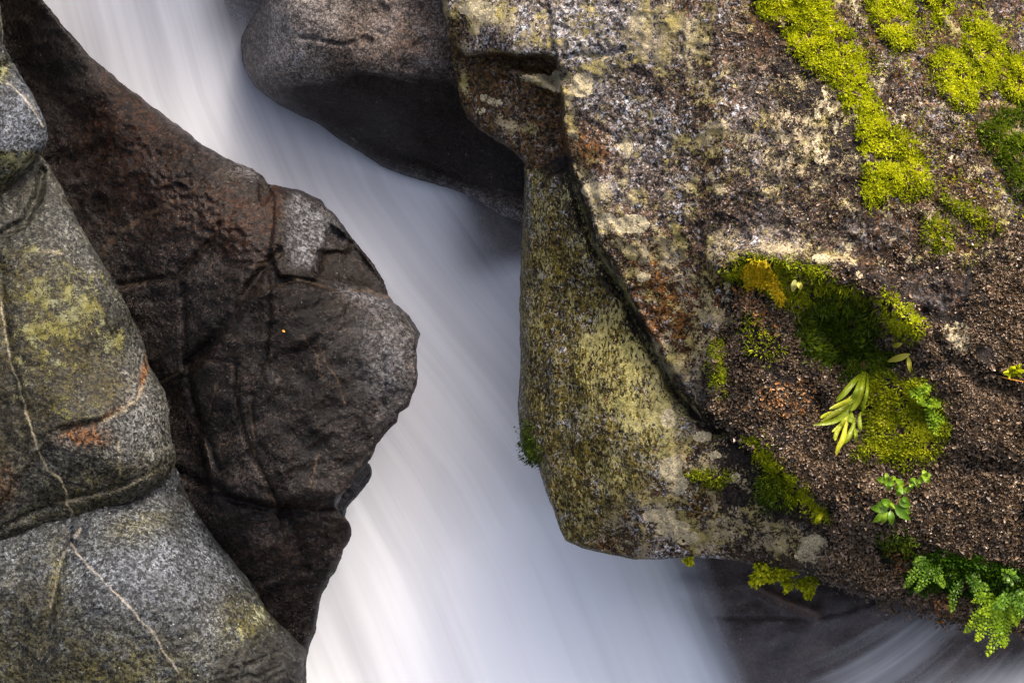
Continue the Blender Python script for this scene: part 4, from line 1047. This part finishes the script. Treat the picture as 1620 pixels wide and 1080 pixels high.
liverwort('liverwort', LIV, M_liver, 0.27, 3.9, 'brown glistening liverwort mat over the lower right of the great boulder', 31, liver_density)
liverwort('liverwort', [(1150, 20), (1230, 60), (1330, 150), (1360, 290), (1330, 380), (1240, 370), (1190, 260), (1160, 120)], M_liver, 0.05, 3.4, 'thin dark liverwort crust left of the diagonal moss band', 32, ragged=22)
liverwort('liverwort', [(1380, 90), (1480, 170), (1560, 210), (1580, 340), (1480, 460), (1380, 420), (1440, 320), (1400, 180), (1330, 40), (1380, -20)], M_liver, 0.07, 3.6, 'thin brown liverwort crust between the bright moss cushions', 33, ragged=22)
liverwort('liverwort', [(1160, 455), (1185, 450), (1215, 490), (1225, 520), (1195, 515), (1170, 480)], M_liver_orange, 0.055, 5, 'orange liverwort patch under the golden moss tuft', 34)
liverwort('liverwort', [(1195, 640), (1225, 608), (1255, 605), (1290, 600), (1290, 640), (1250, 670), (1210, 665)], M_liver_orange, 0.035, 5, 'orange brown liverwort patch left of the strap leaved fern', 35)
liverwort('liverwort', [(1415, 880), (1432, 870), (1436, 905), (1418, 910)], M_liver_orange, 0.09, 5, 'small rusty liverwort wisp beside the green leafy fern', 36)
liverwort('liverwort', [(1478, 948), (1500, 945), (1503, 972), (1484, 972)], M_liver_orange, 0.12, 6, 'bright orange liverwort bit at the lower edge of the boulder', 37)


# ------------------------------------------------------------------ leaves, ferns
def strip_leaf(pts, widths, fold=0.25, wave=0.0, segs=14, normal=(0, 0, 1), across=4, seed=0):
    """a leaf blade along a curve through pts (tilted frame, metres); widths are half widths along it"""
    P = np.array(pts, float); n = len(P)
    t = np.linspace(0, n - 1, segs + 1); k = np.clip(t.astype(int), 0, n - 2); f = (t - k)[:, None]
    p0 = P[np.clip(k - 1, 0, n - 1)]; p1 = P[k]; p2 = P[k + 1]; p3 = P[np.clip(k + 2, 0, n - 1)]
    C = 0.5 * ((2 * p1) + (-p0 + p2) * f + (2 * p0 - 5 * p1 + 4 * p2 - p3) * f ** 2 + (-p0 + 3 * p1 - 3 * p2 + p3) * f ** 3)
    T = np.gradient(C, axis=0); T /= np.maximum(np.linalg.norm(T, axis=1, keepdims=True), 1e-9)
    Nn = np.array(normal, float)
    S = np.cross(T, Nn); S /= np.maximum(np.linalg.norm(S, axis=1, keepdims=True), 1e-9)
    U = np.cross(S, T)
    hw = np.interp(np.linspace(0, 1, segs + 1), np.linspace(0, 1, len(widths)), widths)[:, None]
    r = np.random.default_rng(seed)
    V = []
    for a in np.linspace(-1, 1, across + 1):
        z = (abs(a) ** 1.3) * fold * hw + wave * hw * np.sin(np.linspace(0, 9, segs + 1) + 2 * a + r.random() * 6)[:, None] * abs(a)
        V.append(C + S * hw * a + U * z)
    V = np.stack(V, 1).reshape(-1, 3)
    m = across + 1
    i = (np.arange(segs)[:, None] * m + np.arange(across)[None]).ravel()
    F = np.stack([i, i + 1, i + m + 1, i + m], -1)
    return V, F


def frond_tree(parts):
    V = []; F = []; o = 0
    for v, f in parts:
        V.append(v); F.append(np.asarray(f) + o); o += len(v)
    k = {}
    for f in F:
        k.setdefault(f.shape[1], []).append(f)
    return np.concatenate(V), [np.concatenate(q) for q in k.values()]


def const_var(F, v):
    n = sum(len(f) for f in (F if isinstance(F, list) else [F]))
    return {'var': np.full(n, v)}


def pt(px, py, w):
    return local(np.array([float(px)]), np.array([float(py)]), np.array([float(w)]))[0]


M_strap = leaf_material('fleshy fern leaf', [(0.0, (0.06, 0.09, 0.004)), (0.45, (0.20, 0.26, 0.010)), (0.8, (0.40, 0.40, 0.02)), (1.0, (0.50, 0.33, 0.02))], rough=0.30, trans=0.3, spec=0.3, bumpscale=60)
M_green = leaf_material('fresh green leaf', [(0.0, (0.035, 0.09, 0.005)), (0.5, (0.12, 0.23, 0.008)), (1.0, (0.32, 0.43, 0.02))], rough=0.30, trans=0.3, spec=0.3, bumpscale=50)
M_fern = leaf_material('lacy fern green', [(0.0, (0.05, 0.11, 0.006)), (0.45, (0.18, 0.29, 0.010)), (0.8, (0.40, 0.48, 0.015)), (1.0, (0.58, 0.58, 0.03))], rough=0.4, trans=0.4, spec=0.15)
M_stem = leaf_material('brown stem', [(0.0, (0.10, 0.05, 0.02)), (1.0, (0.22, 0.11, 0.04))], trans=0, rough=0.5)
M_yellow = leaf_material('yellow leaf', [(0.0, (0.40, 0.36, 0.02)), (0.5, (0.62, 0.55, 0.06)), (1.0, (0.70, 0.66, 0.25))], rough=0.4, trans=0.35)
M_orange = leaf_material('orange leaf', [(0.0, (0.7, 0.28, 0.01)), (1.0, (0.8, 0.36, 0.02))], rough=0.5, trans=0.2)


def surf(px, py, up=0.0, rock=None):
    w, _ = sample(rock or rG, np.array([float(px)]), np.array([float(py)]))
    return float(w[0]) + up


# strap-leaved fern
w0 = surf(1368, 582) + 10
fern = empty('strap_fern', 1368, 582, w0, 'strap leaved fern with a drooping bunch of yellow green leaves', 'fern')
straps = [  # points down the leaf (px, py, lift), half width, tone
    ([(1366, 588), (1350, 604), (1335, 622), (1322, 635)], 7.5, 0.42), ([(1370, 588), (1364, 612), (1356, 636), (1346, 650)], 8.5, 0.55), ([(1373, 590), (1372, 618), (1367, 640), (1364, 652)], 4.5, 0.4),
    ([(1364, 590), (1356, 615), (1348, 632), (1343, 640)], 6, 0.3), ([(1355, 618), (1344, 632), (1328, 640), (1312, 647)], 6, 0.78), ([(1350, 630), (1338, 644), (1320, 654), (1299, 667)], 6.5, 0.6),
    ([(1347, 640), (1336, 655), (1318, 666), (1286, 672)], 7, 0.45), ([(1343, 648), (1337, 664), (1328, 675), (1316, 683)], 6, 0.72), ([(1346, 650), (1347, 658), (1346, 664), (1345, 668)], 8, 0.35), ([(1343, 655), (1337, 678), (1333, 694), (1326, 708), (1323, 720)], 6.5, 0.9),
    ([(1352, 660), (1350, 676), (1342, 692), (1331, 704)], 7, 0.55), ([(1362, 652), (1360, 662), (1361, 676), (1360, 684)], 5, 0.45), ([(1352, 676), (1354, 688), (1353, 698)], 4.5, 0.38), ([(1335, 668), (1324, 684), (1321, 697)], 5.5, 0.7), ([(1318, 650), (1306, 656), (1298, 661)], 4, 0.65)]
for k, (p, hw, tone) in enumerate(straps):
    pts = []
    for q, (a, b) in enumerate(p):
        f = q / (len(p) - 1)
        pts.append(pt(a, b, max(w0 + 12 + 30 * f, surf(a, b)) + 8 + 14 * math.sin(0.4 + 2.2 * f) + 2.5 * (k % 5)))
    V, F = strip_leaf(pts, [h * 0.6 * hw / PX for h in (0.35, 0.6, 0.9, 1.0, 0.95, 0.75, 0.12)], fold=-0.5 if k % 3 else 0.5, wave=0.08, segs=16, seed=k)
    mesh_object('frond', V, F, M_strap, parent=fern, fattrs=const_var(F, tone))
V, F = strip_leaf([pt(1366, 572, w0 - 8), pt(1369, 580, w0 - 2), pt(1368, 592, w0 + 8)], [6 / PX, 5 / PX, 3 / PX], fold=-0.8, segs=6)
mesh_object('crown', V, F, M_stem, parent=fern, fattrs=const_var(F, 0.3))

# broad-leaved seedling
w1 = surf(1424, 790) + 4
seed_o = empty('seedling', 1424, 790, w1, 'broad leaved green seedling with glossy leaf rosettes on brown liverwort', 'seedling')
stem_pts = [[(1424, 782), (1420, 792), (1417, 800), (1412, 805)], [(1424, 784), (1428, 774), (1431, 768), (1438, 762)], [(1428, 776), (1415, 768), (1405, 762)], [(1434, 766), (1446, 762), (1458, 757), (1465, 753)]]
for k, sp in enumerate(stem_pts):
    V, F = strip_leaf([pt(a, b, w1 + 6 + 2 * q) for q, (a, b) in enumerate(sp)], [1.1 / PX, 0.9 / PX], fold=-1.0, segs=8)
    mesh_object('stem', V, F, M_stem, parent=seed_o, fattrs=const_var(F, 0.5))
lv = [((1405, 804), (1377, 803), 6.5, .4), ((1408, 800), (1388, 795), 5.5, .55), ((1410, 799), (1395, 790), 6, .5), ((1404, 808), (1381, 826), 5.5, .6), ((1406, 810), (1395, 828), 4.5, .7), ((1409, 807), (1411, 831), 5, .25), ((1415, 800), (1441, 811), 7, .2), ((1416, 804), (1440, 822), 6, .12), ((1408, 803), (1414, 797), 5, .75), ((1400, 801), (1392, 796), 4, .7),
      ((1422, 790), (1441, 801), 6.5, .3), ((1428, 786), (1438, 794), 4.5, .25), ((1404, 760), (1386, 757), 4.5, .55), ((1404, 759), (1402, 748), 3.5, .6), ((1404, 762), (1416, 765), 4.5, .5), ((1404, 763), (1396, 768), 3.5, .55), ((1408, 764), (1406, 776), 4, .45), ((1409, 756), (1418, 756), 3.5, .75),
      ((1430, 768), (1417, 757), 5, .6), ((1428, 770), (1416, 774), 6, .65), ((1428, 773), (1418, 784), 5, .5), ((1430, 772), (1439, 778), 4.5, .5), ((1440, 764), (1448, 756), 4.5, .4), ((1441, 765), (1444, 772), 4, .5), ((1450, 762), (1454, 771), 3.5, .65), ((1450, 759), (1461, 762), 4, .55), ((1464, 752), (1461, 743), 4, .75), ((1465, 752), (1473, 751), 3.5, .7), ((1464, 754), (1470, 764), 4, .65), ((1463, 753), (1455, 757), 4, .7)]
for k, (a, b, hw, tone) in enumerate(lv):
    z = w1 + 12 + 3 * (k % 3)
    m = ((a[0] + b[0]) / 2, (a[1] + b[1]) / 2)
    V, F = strip_leaf([pt(*a, z), pt(*m, z + 4), pt(*b, z - 3)], [h * hw / PX for h in (0.1, 0.6, 0.95, 1.0, 0.8, 0.45, 0.03)], fold=0.22, segs=10, seed=k)
    mesh_object('leaf', V, F, M_green, parent=seed_o, fattrs=const_var(F, tone))


def lace_frond(px0, py0, px1, py1, w_a, w_b, reach, n, r, bend=0.0, pinnule=3.2):
    """a twice divided fern frond: midrib, side ribs, small rounded leaflets"""
    parts = []; var = []
    t = np.linspace(0, 1, 14)
    nx_, ny_ = -(py1 - py0), (px1 - px0); L = math.hypot(nx_, ny_); nx_, ny_ = nx_ / L, ny_ / L
    cx = px0 + (px1 - px0) * t + nx_ * bend * np.sin(np.pi * t); cy = py0 + (py1 - py0) * t + ny_ * bend * np.sin(np.pi * t); cw = w_a + (w_b - w_a) * t + 14 * np.sin(np.pi * t)
    parts.append(strip_leaf(np.stack([local(cx[i:i + 1], cy[i:i + 1], cw[i:i + 1])[0] for i in range(14)]), [0.9 / PX, 0.4 / PX], fold=-1, segs=14)); var.append(0.2)
    tx, ty = (px1 - px0) / L, (py1 - py0) / L
    for i in range(n):
        f = 0.12 + 0.86 * i / (n - 1)
        bx = np.interp(f, t, cx); by = np.interp(f, t, cy); bw = np.interp(f, t, cw)
        ln = reach * (math.sin(math.pi * min(1, 0.25 + 0.8 * f)) ** 0.8 + 0.08) * r.uniform(0.8, 1.15)
        for sd in (-1, 1):
            ang = math.radians(58 + r.uniform(-10, 10)) * sd
            dx = tx * math.cos(ang) - ty * math.sin(ang); dy = tx * math.sin(ang) + ty * math.cos(ang)
            m = max(2, int(ln / (pinnule * 1.15)))
            for q in range(m):
                g = (q + 0.6) / m * ln
                for s2 in ((-1, 1) if q < m - 1 else (0,)):
                    a2 = math.radians(55) * s2
                    ex = dx * math.cos(a2) - dy * math.sin(a2); ey = dx * math.sin(a2) + dy * math.cos(a2)
                    ax, ay = bx + dx * g, by + dy * g
                    lw = pinnule * (1.15 - 0.5 * q / m) * r.uniform(0.8, 1.25)
                    dz = r.uniform(-3, 3)
                    zz = bw - 0.12 * g + 1.5 * sd
                    p0 = (ax, ay, zz); p1 = (ax + ex * lw * 1.7, ay + ey * lw * 1.7, zz + dz)
                    hx, hy = -ey * lw * 0.55, ex * lw * 0.55
                    mx, my, mz = (p0[0] * .4 + p1[0] * .6), (p0[1] * .4 + p1[1] * .6), zz + dz * .6 + 0.8
                    V = np.stack([pt(*p0), pt(mx + hx, my + hy, mz), pt(p1[0] + hx * .3, p1[1] + hy * .3, p1[2]), pt(p1[0] - hx * .3, p1[1] - hy * .3, p1[2]), pt(mx - hx, my - hy, mz)])
                    parts.append((V, np.array([[0, 1, 2, 3, 4]]))); var.append(np.clip(0.25 + 0.5 * f + r.uniform(-0.22, 0.22), 0, 1))
    V, F = frond_tree(parts)
    # faces grouped by size: the midrib's quads come first, then the leaflets
    fv = np.concatenate([np.full(len(parts[0][1]), var[0]), np.array(var[1:])])
    return V, F, fv


def fern_plant(px, py, up, label, fronds, mat, seed, reach=12, n=9, pinnule=3.2, tone=0.0):
    r = np.random.default_rng(seed)
    wb = surf(px, py) + up
    root = empty('fern', px, py, wb, label, 'fern')
    for (a, b, c, d, da, rc, bd) in fronds:
        V, F, fv = lace_frond(a, b, c, d, wb, wb + da, rc, n, r, bd, pinnule)
        mesh_object('frond', V, F, mat, parent=root, fattrs={'var': np.clip(fv + tone, 0, 1)}, smooth=False)
    return root


fern_plant(1590, 955, 12, 'lacy bright green fern hanging over the slab in the lower right corner', [
    (1588, 952, 1529, 998, 20, 14, 6), (1590, 955, 1563, 1034, 26, 15, -6), (1592, 955, 1545, 1010, 34, 13, 3), (1590, 950, 1553, 968, 40, 12, -4), (1594, 958, 1590, 1020, 20, 12, 4), (1596, 950, 1608, 985, 30, 11, -4), (1580, 948, 1542, 950, 30, 9, 4)], M_fern, 41, n=11, pinnule=3.0, tone=-0.12)
fern_plant(1612, 940, 14, 'fern of longer green leaflets at the right edge above the hanging lacy fern', [(1605, 930, 1625, 975, 20, 12, 3), (1600, 938, 1650, 962, 30, 12, 3), (1600, 935, 1574, 960, 26, 10, -3), (1610, 925, 1590, 905, 18, 10, 2)], M_green, 42, n=7, pinnule=3.8, tone=-0.2)
fern_plant(1470, 890, 10, 'dark green leafy fern tucked into the fold of the brown liverwort', [
    (1470, 890, 1434, 926, 14, 9, 4), (1474, 892, 1450, 934, 16, 8, -3), (1468, 886, 1448, 892, 10, 7, 3), (1480, 892, 1492, 926, 14, 8, 3)], M_fern_dark, 43, n=9, pinnule=2.8, tone=0.3)
fern_plant(1530, 915, 10, 'dark green fern spray between the two larger fern clumps', [(1522, 915, 1506, 964, 14, 8, 4), (1530, 905, 1562, 930, 14, 9, 4), (1532, 908, 1548, 945, 14, 8, -3)], M_fern_dark, 44, n=8, pinnule=2.8, tone=0.2)
fern_plant(1480, 655, 6, 'bright green small leaved fern at the right rim of the broad moss pad', [(1465, 640, 1496, 668, 14, 9, 4), (1462, 630, 1485, 640, 14, 8, 3), (1468, 650, 1490, 690, 12, 8, 3), (1440, 612, 1460, 640, 12, 9, -3), (1450, 620, 1470, 610, 12, 7, 2)], M_fern, 45, n=7, pinnule=3.0, tone=-0.15)


def tuft(px, py, rx, ry, wv, n, mat, label, seed, name='moss_tuft', size=4, group='moss tufts hanging under the boulder'):
    """a ragged hanging tuft of tiny leaves"""
    r = np.random.default_rng(seed)
    a = r.uniform(0, 2 * np.pi, n); q = np.sqrt(r.random(n)) * (0.85 + 0.3 * np.sin(3 * a + seed))
    x = px + rx * q * np.cos(a); y = py + ry * q * np.sin(a)
    w = wv + rx * 0.6 * np.sqrt(np.clip(1 - np.minimum(q, 1) ** 2, 0, 1)) * r.uniform(-0.6, 1, n)
    nr = np.stack([0.5 * np.cos(a), -0.5 * np.sin(a) - 0.3, np.ones(n)], -1)
    V, F = blades(x, y, w, nr, size * 1.5, size * 0.5, 0.6, r, 0.3)
    v = np.clip(r.random(n) * 0.6 + 0.3 * (w - wv) / rx + 0.2, 0, 1)
    o = mesh_object(name, V, F, mat, smooth=False, fattrs={'var': np.concatenate([v, v])})
    return tag(o, label, 'moss', group)


we = surf(1230, 880)
tuft(1206, 905, 20, 24, we - 30, 800, M_moss_mid, 'larger olive moss tuft hanging below the lichened lower edge of the boulder', 51)
tuft(1242, 900, 18, 16, we - 28, 500, M_moss_mid, 'olive moss tuft drooping between the larger and the roundest hanging tufts', 52)
tuft(1246, 922, 8, 12, we - 34, 220, M_moss_mid, 'narrow moss tuft hanging lowest below the drooping olive tuft', 53)
tuft(1277, 925, 16, 18, we - 30, 520, M_moss_mid, 'rounded olive moss tuft hanging apart against the dark slab', 54)
tuft(1090, 886, 7, 7, surf(1090, 872) - 8, 140, M_moss_mid, 'tiny moss tuft at the lower edge of the boulder beside the white water', 55)


def single_leaf(name, a, b, hw, mat, tone, label, up=8, mid=8, rock=None, cat='leaf', group=None):
    wa = surf(*a, up, rock); wb = surf(*b, up, rock)
    m = ((a[0] + b[0]) / 2, (a[1] + b[1]) / 2)
    V, F = strip_leaf([pt(*a, wa), pt(*m, (wa + wb) / 2 + mid), pt(*b, wb)], [h * hw / PX for h in (0.1, 0.7, 1.0, 0.9, 0.5, 0.04)], fold=0.3, segs=10)
    return tag(mesh_object(name, V, F, mat, fattrs=const_var(F, tone)), label, cat, group)


single_leaf('leaf', (1440, 560), (1403, 572), 5, M_yellow, 0.5, 'yellow green curved leaf above the broad moss pad')
single_leaf('leaf', (1412, 548), (1428, 543), 4, M_yellow, 0.25, 'short lime leaf below the triangular moss wedge')
single_leaf('leaf', (1437, 564), (1440, 590), 3.5, M_yellow, 0.15, 'narrow hanging yellow leaf beside the curved leaf')
single_leaf('leaf', (1258, 442), (1254, 462), 4.5, M_yellow, 0.9, 'pale yellow leaf hanging on the mossy ledge')
single_leaf('leaf', (1263, 446), (1268, 458), 4, M_yellow, 0.6, 'small golden leaf right of the pale leaf on the mossy ledge')
single_leaf('leaf', (1302, 812), (1288, 827), 3.5, M_moss_bright, 0.8, 'bright green leaf at the lower end of the diagonal moss seam')
single_leaf('fallen_leaf', (447, 522), (451, 525), 1.7, M_orange, 0.5, 'tiny orange fallen leaf on the dark brown boulder', up=2, mid=1, rock=rD)
single_leaf('twig', (1583, 596), (1622, 604), 1.0, M_orange, 0.2, 'thin reddish twig at the right edge on the liverwort', up=6, mid=2, cat='twig')
tuft(1606, 585, 12, 6, surf(1606, 585) + 8, 90, M_moss_bright, 'bright lime sprout beside the reddish twig at the right edge', 56, name='sprout', size=6, group='small sprouts on the liverwort')
